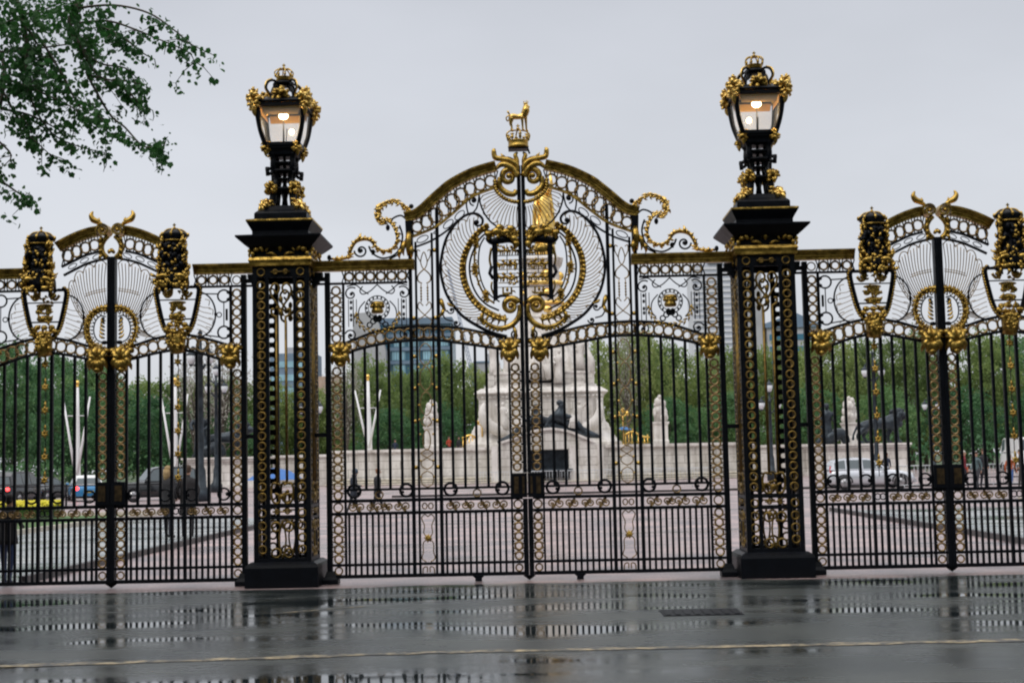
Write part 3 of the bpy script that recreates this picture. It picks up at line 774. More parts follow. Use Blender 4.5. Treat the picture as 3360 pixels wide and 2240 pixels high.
    m = N()
    m.tube([(hx0, -.05, 3.46), (hx0, -.08, 3.38), (hx0, -.07, 3.28), (hx0, -.04, 3.20)], [.11, .125, .115, .10], 8)
    for k in range(26): m.petal(hx0 + random.uniform(-.10, .10), random.uniform(3.26, 3.48), random.choice((-2.4, -1.57, -.7, 2.4, .8)) + random.uniform(-.4, .4), .09, .024, -.15, .04, .5)
    done(m, 'pendant', GOLD)
    m = N()   # dark draped half figure under the crown
    m.tube([(hx0, -.18, 4.08), (hx0, -.2, 4.2), (hx0, -.2, 4.34), (hx0, -.2, 4.48), (hx0, -.2, 4.58), (hx0, -.2, 4.68), (hx0, -.2, 4.76)], [.20, .20, .165, .14, .15, .155, .155], 12)
    m.ell((hx0, -.29, 4.62), .085, .08, .11, 12, 8)
    for k in range(9):
        q = -1 if k % 2 else 1; z = 4.72 - .07 * k
        m.petal(hx0 + q * .12, z, -PI / 2 + q * .5, .17, .045, -.25, .03, -q * .5)
    for k in range(30): m.petal(hx0 + random.uniform(-.13, .13), random.uniform(4.2, 4.7), -PI / 2 + random.uniform(-.8, .8), .13, .03, -.33, .05, random.uniform(-.6, .6))
    done(m, 'herm_figure', BLACK)
    m = N()
    for k in range(88):
        q = -1 if k % 2 else 1; z = 4.08 + .0073 * k; w_ = .20 - .05 * (z - 4.1) / .55 - random.uniform(0, .05)
        m.petal(hx0 + q * w_, z, PI / 2 - q * random.uniform(.5, 1.3), random.uniform(.06, .105), .024, -.22 - .14 * random.random(), .03, q * .6)
    for k in range(40):
        m.petal(hx0 + random.uniform(-.22, .22), random.uniform(4.06, 4.33), random.choice((-1.9, -1.2, .4, 2.7)) + random.uniform(-.4, .4), .10, .026, -.33, .05, .4)
    for k in range(12): m.petal(hx0 + random.uniform(-.11, .11), 4.3 + .032 * k, random.choice((-2.2, -.9, .9, 2.2)), .085, .018, -.36, .04, .5)
    for q in (-1, 1):
        m.petal(hx0 + q * .02, 4.2, PI / 2 - q * 1.2, .24, .035, -.34, .05, -q * .8); m.petal(hx0, 4.12, -PI / 2 + q * 1.2, .22, .035, -.32, .04, q * .6)
        for z in (4.35, 4.47): m.petal(hx0 + q * .17, z, PI / 2 + q * .5, .1, .022, -.28, .03, -q * .5)
    done(m, 'leaf_drapery', GOLD)
    m = N(); cy = -.21
    m.cm = 1; m.lathe([(.15, 4.70), (.16, 4.72), (.155, 4.75), (.19, 4.80), (.17, 4.825), (.11, 4.86), (.04, 4.885), (0, 4.885)], hx0, cy, 16)
    m.cm = 0; m.hring(hx0, cy, 4.715, .163, .012, 18)
    for k in range(8):
        a = k * PI / 4 + PI / 2; m.ell((hx0 + .19 * math.cos(a), cy + .19 * math.sin(a), 4.80), .02, .02, .032, 6, 5)
        m.tube(spline([(hx0 + .19 * math.cos(a), cy + .19 * math.sin(a), 4.80), (hx0 + .11 * math.cos(a), cy + .11 * math.sin(a), 4.872), (hx0, cy, 4.89)], 4), .010, 5)
    m.ell((hx0, cy, 4.90), .022, .022, .022); m.box(hx0 - .008, hx0 + .008, cy - .008, cy + .008, 4.92, 4.965); m.box(hx0 - .022, hx0 + .022, cy - .006, cy + .006, 4.935, 4.95)
    done(m, 'crown', [GOLD, BLACK])
    # gable
    gp = spline([(4.96, 4.70), (5.1, 4.775), (5.26, 4.845), (5.42, 4.895), (5.52, 4.91)], 5)
    m = N(); m.band(gp, moulding(.062, .12)); done(m, 'gable_cornice', GOLD)
    m = N()
    m.band(spiral(5.60, 4.915, .026, .098, 0.3, 1.55, 30), [(-.013, -.12), (-.013, .12), (.013, .12), (.013, -.12)]); m.ell((5.60, -.1, 4.915), .026, .04, .026)
    m.xz(spline([(5.66, 4.84), (5.6, 4.78), (5.565, 4.70), (5.585, 4.6), (5.65, 4.54)], 5), [.03, .036, .04, .04, .03], -.03, 7)
    for z in (4.82, 4.74, 4.66, 4.58): m.petal(5.59, z, -2.4, .10, .026, -.05, .03, .5)
    m.xz(spline([(5.57, 5.0), (5.5, 5.05), (5.44, 5.08), (5.41, 5.14), (5.435, 5.20)], 5), [.02, .04, .045, .035, .008], 0, 7)
    m.petal(5.52, 5.03, 1.4, .08, .02, 0, .02, .2); m.petal(5.66, 4.60, .8, .08, .03, -.03, .02, .3)
    done(m, 'volute', GOLD)
    hi = [Vector((p.x, p.y - .066)) for p in gp if 5.02 < p.x < 5.53]
    l1 = spline([(5.0, 4.43), (5.17, 4.51), (5.34, 4.585), (5.52, 4.63)], 6)
    l2 = spline([(5.03, 4.31), (5.2, 4.395), (5.38, 4.475), (5.64, 4.535)], 6)
    m = N(); frieze(m, resample(l1[1:], 20), resample(hi, 20), .14, .33); done(m, 'ring_frieze', [GOLDT, BLACK])
    m = N(); m.xz(l1, .02, 0, 6); done(m, 'gable_rail', BLACK)
    m = N(); m.xz(l2, .02, 0, 6)
    for t in (.25, .55, .85):
        a = resample(l1, 21)[int(t * 20)]; b = resample(l2, 21)[int(t * 20)]; c = (a + b) / 2
        R = Matrix.Rotation(.45, 2); m.xz([(c.x + (R @ Vector((.065 * math.cos(k), .028 * math.sin(k)))).x, c.y + (R @ Vector((.065 * math.cos(k), .028 * math.sin(k)))).y) for k in [2 * PI * i / 12 for i in range(12)]], .007, 0, 5, True)
    done(m, 'gable_rail', BLACK)
    m = N()
    shell_lines(m, spline([(5.36, 3.60), (5.40, 3.74), (5.5, 3.83), (5.63, 3.86)], 5), spline([(5.10, 4.08), (5.17, 4.24), (5.30, 4.36), (5.46, 4.44), (5.62, 4.47)], 5), 15, lobes=4, bend=.05)
    shell_lines(m, spline([(5.35, 3.56), (5.36, 3.47)], 4), spline([(5.25, 3.5), (5.12, 3.42)], 4), 5, bend=.05)
    m.xz(spline([(5.33, 4.01), (5.45, 4.05), (5.62, 4.08)], 4), .006); m.xz(spline([(5.33, 4.04), (5.45, 4.08), (5.62, 4.11)], 4), .005)
    done(m, 'shell_fan', GOLDT)
    m = N(); W = spline([(5.65, 3.81), (5.54, 3.80), (5.42, 3.71), (5.375, 3.56), (5.41, 3.40), (5.5, 3.31), (5.58, 3.29)], 6)
    m.xz(W, .022, 0, 7)
    for i, p in enumerate(W[:-1]):
        d = W[i + 1] - p; a = math.atan2(d.y, d.x); m.petal(p.x, p.y, a - 1.35, .085, .020, -.02, .03, .7 if i % 2 else -.2); m.petal(p.x, p.y, a + 1.9, .05, .015, -.03, .02, -.5) if i % 2 else None; m.petal(p.x, p.y, a, .05, .018, -.04, .02, .4) if i % 3 == 0 else None
    done(m, 'wreath', GOLD)
    m = N()
    m.xz(spline([(5.62, 3.72), (5.54, 3.73), (5.47, 3.65), (5.45, 3.52), (5.49, 3.41), (5.57, 3.36)], 6), .010); cscroll(m, 5.585, 3.69, .035, 0, .9, .012, 0, .02); m.ell((5.60, 0, 3.36), .045, .03, .03)
    for k, p in enumerate(resample(spline([(5.6, 3.76), (5.48, 3.71), (5.425, 3.55), (5.46, 3.40), (5.56, 3.33)], 5), 12)): m.ell((p.x, 0, p.y), .014, .014, .014, 6, 4)
    done(m, 'oval_frame', BLACK)
    m = N()
    for k in range(5): m.petal(5.61, 3.42 + .05 * k, PI - .2 - .1 * k, .1, .02, -.01, .02, -.5)
    done(m, 'palm_spray', GOLD)
    HI = spline([(3.9, 3.262), (4.06, 3.28), (4.3, 3.355), (4.57, 3.425), (4.8, 3.445), (4.95, 3.43), (5.16, 3.385), (5.36, 3.322), (5.55, 3.285), (5.65, 3.275)], 6)
    LO = spline([(4.10, 3.06), (4.21, 3.095), (4.5, 3.19), (4.78, 3.235), (4.95, 3.222), (5.16, 3.185), (5.355, 3.14), (5.48, 3.115)], 6)
    m = N(); m.xz(HI, .022, 0, 6); done(m, 'arched_rail', BLACK)
    m = N(); m.xz(LO, .022, 0, 6); done(m, 'arched_rail', BLACK)
    m = N(); frieze(m, resample(LO, 50), resample(HI[8:-9], 50), .133, .36); done(m, 'ring_frieze', [GOLDT, BLACK])
    def arcz(x): return min(LO, key=lambda p: abs(p.x - x)).y
    for x in (4.212, 4.365, 4.53, 5.028, 5.19, 5.345):
        m = N(); m.box(x - .0185, x + .0185, -.0165, .0165, 1.112, arcz(x)); done(m, 'bar', BLACK)
    for z, h in ((1.105, .023), (.935, .021), (.258, .018), (.083, .025)):
        m = N(); m.box(3.902, AX - .058, -.027, .027, z - h, z + h); done(m, 'rail', BLACK)
    for x in [4.055 + .0806 * k for k in range(1, 8)] + [4.784] + [4.872 + .0806 * k for k in range(1, 8)]:
        m = N(); m.box(x - .0155, x + .0155, -.0145, .0145, .10, .93); done(m, 'lower_bar', BLACK)
    m = N()
    for x, d in ((4.16, 1), (4.6, -1), (4.965, 1), (5.40, -1)):
        m.torus(x, 1.245, .08, .015, 0, 18, 6); m.ell((x - d * .05, 0, 1.245), .03, .025, .03, 7, 5)
    done(m, 'circle_ornament', BLACK)
    m = N()
    for x0, x1 in ((4.08, 4.27), (4.27, 4.48), (4.48, 4.67), (4.90, 5.09), (5.09, 5.29), (5.29, 5.47)): scrollS(m, x0, x1, 1.02, .145)
    done(m, 'scroll_band', GOLDT)
    m = N(); boss(m, 4.04, 3.13, .27, .34); done(m, 'leaf_boss', GOLD)
    m = N(); boss(m, 5.54, 3.12, .28, .35); done(m, 'leaf_boss', GOLD)
    m = N(); m.cm = 0; m.box(5.50, AX - .004, -.075, .075, 1.13, 1.44); m.cm = 1; m.box(5.54, 5.64, -.083, -.0755, 1.18, 1.39); done(m, 'lock_box', [BLACK, LOCKM])
    return root

side_leaf(-1, False, 'side gate leaf hung on the left lamp-topped pillar, crowned herm over its shield')
side_leaf(-1, True, 'outermost gate leaf at the left edge, dark figure standing behind its lower bars')
side_leaf(1, False, 'side gate leaf hung on the right lamp-topped pillar, silver car seen through its bars')
side_leaf(1, True, 'outermost gate leaf cut off by the right edge, crowd seen through its bars')

# ------------------------------------------------------------------ pillars
def pillar(cx, label):
    root = thing('gate_pillar', label, 'pillar', (cx, 0, 0), 'openwork gate pillars')
    B = lambda m, n, mt, p=root: m.build(n, mt, p)
    m = MB(); m.sq([(.49, 0), (.49, .26), (.475, .30), (.42, .335)], cx, 0); B(m, 'plinth', BLACK)
    h = .385
    for qx in (-1, 1):
        for qy in (-1, 1):
            m = MB()
            x0, x1 = cx + qx * (h - .063), cx + qx * h; m.box(x0, x1, h - .063 if qy > 0 else -h, h if qy > 0 else -(h - .063), .335, 4.31)
            # inner stiles of the two faces meeting in this corner
            a, b = cx + qx * .165, cx + qx * .214; m.box(min(a, b), max(a, b), min(qy * (h - .05), qy * (h - .006)), max(qy * (h - .05), qy * (h - .006)), .335, 4.31)
            a, b = cx + qx * (h - .05), cx + qx * (h - .006); m.box(min(a, b), max(a, b), min(qy * .165, qy * .214), max(qy * .165, qy * .214), .335, 4.31)
            B(m, 'corner_post', BLACK)
    for z, t in ((.335, .05), (.90, .03), (1.05, .04), (4.16, .15)):
        m = MB()
        for q in (-1, 1):
            m.box(cx - h + .056, cx + h - .056, q * (h - .018) - .015, q * (h - .018) + .015, z, z + t); m.box(cx + q * (h - .018) - .015, cx + q * (h - .018) + .015, -h + .056, h - .056, z, z + t)
        B(m, 'crossband', BLACK)
    for face in range(4):
        R = Matrix.Rotation(face * PI / 2, 3, 'Z')
        tf = lambda p, R=R: tuple(R @ Vector((p[0], p[1], p[2])) + Vector((cx, 0, 0)))
        y = -h + .012
        for q in (-1, 1):
            m = MB(tf)
            ringcol(m, q * .268, 1.13, 4.12, .136, .051, y, .015)
            ringcol(m, q * .268, .42, .89, .136, .052, y, .014)
            m.cm = 0; m.torus(q * .268, 4.235, .05, .012, y - .006); m.torus(q * .268, .98, .05, .012, y)
            m.cm = 1
            for k in range(22):
                z = 1.13 + .136 * (k + 1) - .0; m.box(q * .268 - .062, q * .268 + .062, y + .005, y + .02, z - .036, z + .036) if z < 4.1 else None
            B(m, 'ring_strip', [GOLDP, BLACK])
        m = MB(tf)
        for q in (-1, 1):
            m.xz([(q * .063, 1.36), (q * .063, 3.64)], .017, y, 6)
            m.xz(spline([(q * .063, 3.62), (q * .12, 3.66), (q * .13, 3.72), (q * .09, 3.73)], 4), .018, y)
            m.xz(spline([(0, 3.70), (q * .05, 3.8), (q * .12, 3.9), (q * .14, 4.01), (q * .08, 4.08), (q * .02, 4.03), (q * .05, 3.94), (q * .09, 3.98)], 4), .016, y)
            m.xz(spline([(q * .02, 1.36), (q * .12, 1.38), (q * .15, 1.27), (q * .12, 1.13), (q * .04, 1.12), (q * .05, 1.22), (q * .1, 1.24)], 4), .017, y)
            for z in (.80, .45): m.torus(q * .085, z, .06, .016, y)
            m.xz(spline([(0, .88), (q * .04, .7), (q * .04, .56), (0, .37)], 4), .013, y)
            m.torus(q * .07, 1.0, .028, .012, y - .01); m.torus(q * .07, 4.235, .028, .012, y - .03)
        m.ell((0, y, 3.68), .035, .03, .05); m.ell((0, y, 1.2), .05, .03, .04); m.ell((0, y, 3.86), .03, .02, .05)
        for k in range(8): m.ell((random.uniform(-.1, .1), y, random.choice((1.24, .8, .44, 3.74)) + random.uniform(-.05, .05)), .026, .02, .026, 6, 5)
        m.xz([(-.13, 1.0), (.13, 1.0)], .012, y - .01); m.xz([(-.13, 4.235), (.13, 4.235)], .012, y - .03)
        B(m, 'gilt_tracery', GOLDP)
    m = MB(); m.sq([(.405, 4.311), (.42, 4.32), (.42, 4.36), (.435, 4.40), (.415, 4.44), (.40, 4.445)], cx, 0); B(m, 'gilt_band', GOLD)
    m = MB(); m.sq([(.385, 4.446), (.385, 4.53), (.41, 4.555), (.47, 4.60), (.565, 4.685), (.58, 4.70), (.58, 4.722), (.40, 4.755), (.385, 4.757), (.385, 4.80), (.40, 4.83), (.44, 4.90), (.452, 4.925), (.452, 4.955), (.37, 4.975), (.36, 4.978), (.36, 5.05), (.345, 5.07), (.30, 5.11), (.25, 5.17)], cx, 0); B(m, 'capital', BLACK)
    m = MB(); m.sq([(.456, 4.927), (.458, 4.94), (.456, 4.953)], cx, 0); B(m, 'gilt_edge', GOLD)
    m = MB()
    for face in range(4):
        R = Matrix.Rotation(face * PI / 2, 3, 'Z')
        n = MB(lambda p, R=R: tuple(R @ Vector(p) + Vector((cx, 0, 0))))
        y = -.40
        n.ell((0, y, 4.58), .035, .04, .07); 
        for q in (-1, 1):
            n.xz(spline([(q * .04, 4.56), (q * .12, 4.60), (q * .2, 4.52)], 4), .016, y + .0); n.petal(q * .22, 4.52, PI / 2 - q * .9, .12, .03, y, .03, q * .4); n.ell((q * .32, y - .02, 4.54), .045, .04, .035)
            n.petal(q * .05, 4.46, PI / 2 - q * 1.1, .15, .022, y, .02, -q * .3); n.petal(q * .36, 4.53, -PI / 2 + q * .2, .12, .03, y, .03, 0)
        m.v_off = 0
        b = len(m.v); m.v += [n.tf(p) for p in n.v]; m.f += [tuple(i + b for i in f) for f in n.f]; m.m += n.m; m.sm += n.sm
    B(m, 'acanthus_frieze', GOLD)
    m = MB()
    for qx in (-1, 1):
        for z0, z1 in ((4.05, 4.26),): m.prism([(cx + qx * .386, z0), (cx + qx * .42, z0), (cx + qx * .52, z1 - .05), (cx + qx * .52, z1), (cx + qx * .386, z1)], -.05, .05)
    B(m, 'side_bracket', BLACK)
    return root
pillar(-3.29, 'black and gold openwork pillar left of the central gate, gold edging on its plinth-like cap')
pillar(3.29, 'black and gold openwork pillar right of the central gate, in front of the white tower')
pillar(8.12, 'gate pillar beyond the right edge, carrying the outermost gate leaf')
pillar(-8.12, 'gate pillar almost out of frame at the left edge, only the tip of its black cap showing')

# ------------------------------------------------------------------ pillar lanterns
BULB_AND_GLINT = emis('lamp_flame_and_glint', (1.0, .72, .36), 14.0)
WARM = mat('gilt_reflector', (.8, .48, .16), .35, .7)
def lantern(cx, label):
    root = thing('pillar_lantern', label, 'lamp', (cx, 0, 5.17), 'lit lanterns on the gate pillars')
    B = lambda m, n, mt, p=root: m.build(n, mt, p)
    def corner(f, name, mt, par=root):
        m = MB()
        for k in range(4):
            R = Matrix.Rotation(k * PI / 2 + PI / 4, 3, 'Z')
            n = MB(); f(n)
            b = len(m.v); m.v += [tuple(R @ Vector(p) + Vector((cx, 0, 0))) for p in n.v]; m.f += [tuple(i + b for i in q) for q in n.f]; m.m += n.m; m.sm += n.sm
        return B(m, name, mt, par)
    # open stem: four legs with scrolls
    m = MB()
    def legs(n):
        n.xz(spline([(.27, 5.17), (.22, 5.26), (.20, 5.36), (.17, 5.47), (.13, 5.56), (.15, 5.66), (.19, 5.75), (.19, 5.86), (.23, 5.93)], 4), [.05, .042, .04, .04, .034, .04, .045, .04, .05], 0, 7)
        n.xz(spiral(.24, 5.68, .02, .06, 0, 1.1, 14), .024, 0, 6); n.xz([(.29, 5.72), (.28, 5.60)], .028, 0, 6)
    corner(legs, 'stem_leg', BLACK)
    m.lathe([(.2, 5.165), (.2, 5.185)], cx, 0, 12); m.lathe([(.17, 5.40), (.19, 5.43), (.17, 5.45)], cx, 0, 12); m.lathe([(.05, 5.17), (.035, 5.3), (.06, 5.42), (.03, 5.5), (.02, 5.9)], cx, 0, 8)
    m.lathe([(.14, 5.555), (.155, 5.57), (.14, 5.585)], cx, 0, 12); m.lathe([(.2, 5.66), (.21, 5.68), (.2, 5.70)], cx, 0, 12); m.lathe([(.18, 5.77), (.2, 5.79), (.18, 5.81)], cx, 0, 12)
    for k in range(8): 
        a = k * PI / 4; m.tube([(cx + .15 * math.cos(a), .15 * math.sin(a), 5.17), (cx + .11 * math.cos(a), .11 * math.sin(a), 5.41)], .014, 5)
    B(m, 'stem_core', BLACK)
    def leaf4(n):
        n.petal(.24, 5.20, .6, .2, .055, 0, .0, -1.4); n.petal(.30, 5.17, -.1, .17, .05, 0, .0, -.6); tuft(n, (.34, 0, 5.17), .085, 14, 1); tuft(n, (.27, 0, 5.23), .085, 14, 2)
    corner(leaf4, 'gilt_leaf', GOLDB)
    def leaf3(n):
        tuft(n, (.24, 0, 5.43), .095, 22, 3); n.petal(.2, 5.5, -.9, .15, .05, 0, 0, -.6); n.petal(.22, 5.42, .3, .1, .04, 0, 0, .9)
    corner(leaf3, 'gilt_leaf', GOLD)
    m = MB(); m.sq([(.13, 5.88), (.19, 5.90), (.2, 5.95), (.235, 5.99), (.235, 6.02), (.2, 6.035)], cx, 0); B(m, 'collar', BLACK)
    def leafc(n): tuft(n, (.30, 0, 6.0), .08, 18, 4); n.petal(.28, 5.98, -1.0, .12, .04, 0, 0, -.4)
    corner(leafc, 'gilt_leaf', GOLD)
    # glazed body
    m = MB()
    b0, b1, z0, z1 = .225, .325, 6.035, 6.57
    for qx in (-1, 1):
        for qy in (-1, 1):
            P = [(cx + qx * b0, qy * b0, z0), (cx + qx * (b0 + .062), qy * (b0 + .062), 6.25), (cx + qx * b1, qy * b1, z1)]
            m.tube(spline(P, 5), [.036, .034, .042], 8)
    for z, b in ((z0 + .005, b0), (z1, b1)):
        for q in (-1, 1):
            m.box(cx - b, cx + b, q * b - .028, q * b + .028, z - .022, z + .022); m.box(cx + q * b - .026, cx + q * b + .026, -b, b, z - .024, z + .024)
    B(m, 'lantern_frame', BLACK)
    zs = [6.06, 6.25, 6.545]; bs = [.228, .288, .322]
    for k in range(4):
        R = Matrix.Rotation(k * PI / 2, 3, 'Z'); m = MB(lambda p, R=R: tuple(R @ Vector(p) + Vector((cx, 0, 0))))
        m.add([(-bs[i] + .03, -bs[i], zs[i]) for i in range(3)] + [(bs[i] - .03, -bs[i], zs[i]) for i in range(3)], [(0, 3, 4, 1), (1, 4, 5, 2)], False)
        B(m, 'pane', PANE)
    for k in range(4):
        R = Matrix.Rotation(k * PI / 2, 3, 'Z'); m = MB(lambda p, R=R: tuple(R @ Vector(p) + Vector((cx, 0, 0))))
        m.add([(-.24, -.272, 6.44), (.24, -.272, 6.44), (.262, -.288, 6.55), (-.262, -.288, 6.55)], [(0, 1, 2, 3)], False)
        B(m, 'reflector', WARM)
    m = MB(); m.ell((cx, -.06, 6.465), .068, .068, .05, 12, 8); bl = B(m, 'burner_or_glint', BULB_AND_GLINT)
    m = MB(); m.ell((cx - .09 * (1 if cx < 0 else -1) * -1, .08, 6.27), .036, .036, .042, 10, 7); B(m, 'burner_or_glint', BULB_AND_GLINT)  # second glowing blob stands in for the flame's reflection, not another burner
    m = MB(); m.tube([(cx, -.06, 6.04), (cx, -.06, 6.42)], [.016, .008], 6); m.tube([(cx + .02, 0, 6.04), (cx + .03, .02, 6.3)], .007, 5); B(m, 'gas_pipe', BLACK)
    # roof
    m = MB(); m.sq([(.36, 6.60), (.375, 6.62), (.36, 6.64), (.28, 6.67), (.2, 6.71), (.12, 6.73), (.08, 6.74)], cx, 0); B(m, 'roof', BLACK)
    def ac(n):
        n.petal(.40, 6.60, .5, .2, .065, 0, 0, .9); n.petal(.46, 6.62, -1.3, .22, .05, 0, 0, -.3); tuft(n, (.50, 0, 6.66), .10, 20, 5, 1.3); tuft(n, (.51, 0, 6.55), .08, 16, 6); tuft(n, (.42, 0, 6.64), .09, 16, 7); n.petal(.5, 6.55, -1.4, .16, .035, 0, 0, -.4)
        tuft(n, (.51, 0, 6.745), .06, 12, 8)
    corner(ac, 'gilt_acanthus', GOLDB)
    m = MB()
    for k in range(4):
        a = k * PI / 2; c, s_ = math.cos(a), math.sin(a)
        tuft(m, (cx + .27 * c, .27 * s_, 6.71), .12, 26, 9 + k, .8)
    B(m, 'gilt_shell', GOLD)
    def arms(n):
        n.xz(spline([(.36, 6.65), (.25, 6.69), (.24, 6.75), (.30, 6.83), (.27, 6.92), (.18, 6.96), (.11, 6.93)], 5), [.02, .022, .018, .018, .02, .018, .02], 0, 6)
        n.xz(spline([(.22, 6.70), (.2, 6.8), (.14, 6.88)], 4), .02, 0, 6); n.torus(.13, 6.895, .04, .018, 0, 10, 5)
    corner(arms, 'crown_arm', [BLACK])
    def arms2(n): n.xz(spline([(.34, 6.665), (.26, 6.70), (.262, 6.75), (.318, 6.83), (.29, 6.93), (.2, 6.978)], 5), .011, 0, 5)
    corner(arms2, 'gilt_ribbon', GOLDB)
    m = MB(); m.lathe([(.10, 6.90), (.14, 6.92), (.14, 6.955), (.09, 6.965)], cx, 0, 14); B(m, 'top_ring', BLACK)
    m = MB(); m.lathe([(.10, 6.966), (.112, 6.98), (.105, 7.02), (.115, 7.03), (.09, 7.031)], cx, 0, 16)
    for k in range(8):
        a = k * PI / 4 + .3; x, y = cx + .118 * math.cos(a), .118 * math.sin(a); m.ell((x, y, 7.055), .017, .017, .03, 6, 5)
        m.tube(spline([(x, y, 7.05), (cx + .13 * math.cos(a), .13 * math.sin(a), 7.10), (cx + .08 * math.cos(a), .08 * math.sin(a), 7.145), (cx, 0, 7.14)], 4), .009, 5)
    m.ell((cx, 0, 7.165), .022, .022, .022); m.box(cx - .008, cx + .008, -.008, .008, 7.18, 7.225); m.box(cx - .023, cx + .023, -.006, .006, 7.195, 7.21)
    B(m, 'crown', GOLD)
    return root
lantern(-3.29, 'lit gas lantern with gold crown on the left pillar, nearer the overhanging tree')
lantern(3.29, 'lit gas lantern with gold crown on the right pillar')
for x in (-3.29, 3.29):
    L = bpy.data.lights.new('lamp_glow', 'POINT'); L.energy = 9; L.color = (1, .72, .4); L.shadow_soft_size = .05
    o = bpy.data.objects.new('lamp_glow', L); o.location = (x, -.12, 6.36); COL.objects.link(o)

# ------------------------------------------------------------------ ground
def sheet(name, x0, x1, y0, y1, z, m, nx=1, ny=1, edge=None):
    vs = [(x0 + (x1 - x0) * i / nx, y0 + (y1 - y0) * j / ny, z) for j in range(ny + 1) for i in range(nx + 1)]
    if edge: vs = [(x, y + (edge(x) if k >= (nx + 1) * ny else 0), zz) for k, (x, y, zz) in enumerate(vs)]
    fs = [(j * (nx + 1) + i, j * (nx + 1) + i + 1, (j + 1) * (nx + 1) + i + 1, (j + 1) * (nx + 1) + i) for j in range(ny) for i in range(nx)]
    b = MB(); b.add(vs, fs, False); o = b.build(name, m); o['kind'] = 'structure'; return o

def wetmat(name, cdry, cwet, rdry, rwet, sx, sy, thr, soft, grain, bump, thr2=None):
    m, nt, b = newmat(name); L = nt.links.new
    tc = nt.nodes.new('ShaderNodeTexCoord'); mp = nt.nodes.new('ShaderNodeMapping'); mp.inputs['Scale'].default_value = (sx, sy, 1); mp.inputs['Location'].default_value = (3.7, 1.9, 0)
    L(tc.outputs['Object'], mp.inputs['Vector'])
    n = nt.nodes.new('ShaderNodeTexNoise'); n.inputs['Scale'].default_value = 1; n.inputs['Detail'].default_value = 7; n.inputs['Roughness'].default_value = .55
    L(mp.outputs['Vector'], n.inputs['Vector'])
    r = nt.nodes.new('ShaderNodeMapRange'); r.inputs['From Min'].default_value = thr - soft; r.inputs['From Max'].default_value = thr + soft
    L(n.outputs['Fac'], r.inputs['Value'])
    g = nt.nodes.new('ShaderNodeTexNoise'); g.inputs['Scale'].default_value = grain; g.inputs['Detail'].default_value = 4
    L(tc.outputs['Object'], g.inputs['Vector'])
    g2 = nt.nodes.new('ShaderNodeTexNoise'); g2.inputs['Scale'].default_value = .9; g2.inputs['Detail'].default_value = 6
    L(tc.outputs['Object'], g2.inputs['Vector'])
    mc = nt.nodes.new('ShaderNodeMix'); mc.data_type = 'RGBA'; mc.inputs['A'].default_value = (*cdry, 1); mc.inputs['B'].default_value = (*cwet, 1)
    L(r.outputs['Result'], mc.inputs['Factor'])
    m2 = nt.nodes.new('ShaderNodeMix'); m2.data_type = 'RGBA'; m2.blend_type = 'MULTIPLY'; m2.inputs['Factor'].default_value = .85
    L(mc.outputs['Result'], m2.inputs['A'])
    cr = nt.nodes.new('ShaderNodeValToRGB'); cr.color_ramp.elements[0].position = .35; cr.color_ramp.elements[0].color = (.42, .46, .47, 1); cr.color_ramp.elements[1].position = .7; cr.color_ramp.elements[1].color = (1.4, 1.28, 1.15, 1)
    L(g2.outputs['Fac'], cr.inputs['Fac']); L(cr.outputs['Color'], m2.inputs['B'])
    m3 = nt.nodes.new('ShaderNodeMix'); m3.data_type = 'RGBA'; m3.blend_type = 'MULTIPLY'; m3.inputs['Factor'].default_value = .8
    c3 = nt.nodes.new('ShaderNodeValToRGB'); c3.color_ramp.elements[0].position = .3; c3.color_ramp.elements[0].color = (.4, .4, .4, 1); c3.color_ramp.elements[1].position = .75; c3.color_ramp.elements[1].color = (1.5, 1.5, 1.5, 1)
    L(g.outputs['Fac'], c3.inputs['Fac']); L(m2.outputs['Result'], m3.inputs['A']); L(c3.outputs['Color'], m3.inputs['B'])
    L(m3.outputs['Result'], b.inputs['Base Color'])
    mr = nt.nodes.new('ShaderNodeMapRange'); mr.inputs['To Min'].default_value = rdry; mr.inputs['To Max'].default_value = rwet
    L(r.outputs['Result'], mr.inputs['Value'])
    ra = nt.nodes.new('ShaderNodeMath'); ra.operation = 'MULTIPLY_ADD'; ra.inputs[1].default_value = .12; L(g2.outputs['Fac'], ra.inputs[0])
    sb = nt.nodes.new('ShaderNodeMath'); sb.operation = 'SUBTRACT'; sb.inputs[1].default_value = .06; L(mr.outputs['Result'], sb.inputs[0]); L(sb.outputs[0], ra.inputs[2])
    ra.use_clamp = True
    L(ra.outputs[0], b.inputs['Roughness'])
    inv = nt.nodes.new('ShaderNodeMath'); inv.operation = 'SUBTRACT'; inv.inputs[0].default_value = 1; L(r.outputs['Result'], inv.inputs[1])
    bs = nt.nodes.new('ShaderNodeMath'); bs.operation = 'MULTIPLY'; bs.inputs[1].default_value = bump; L(inv.outputs[0], bs.inputs[0])
    bp = nt.nodes.new('ShaderNodeBump'); bp.inputs['Distance'].default_value = .01; L(bs.outputs[0], bp.inputs['Strength']); L(g.outputs['Fac'], bp.inputs['Height'])
    L(bp.outputs['Normal'], b.inputs['Normal'])
    return m

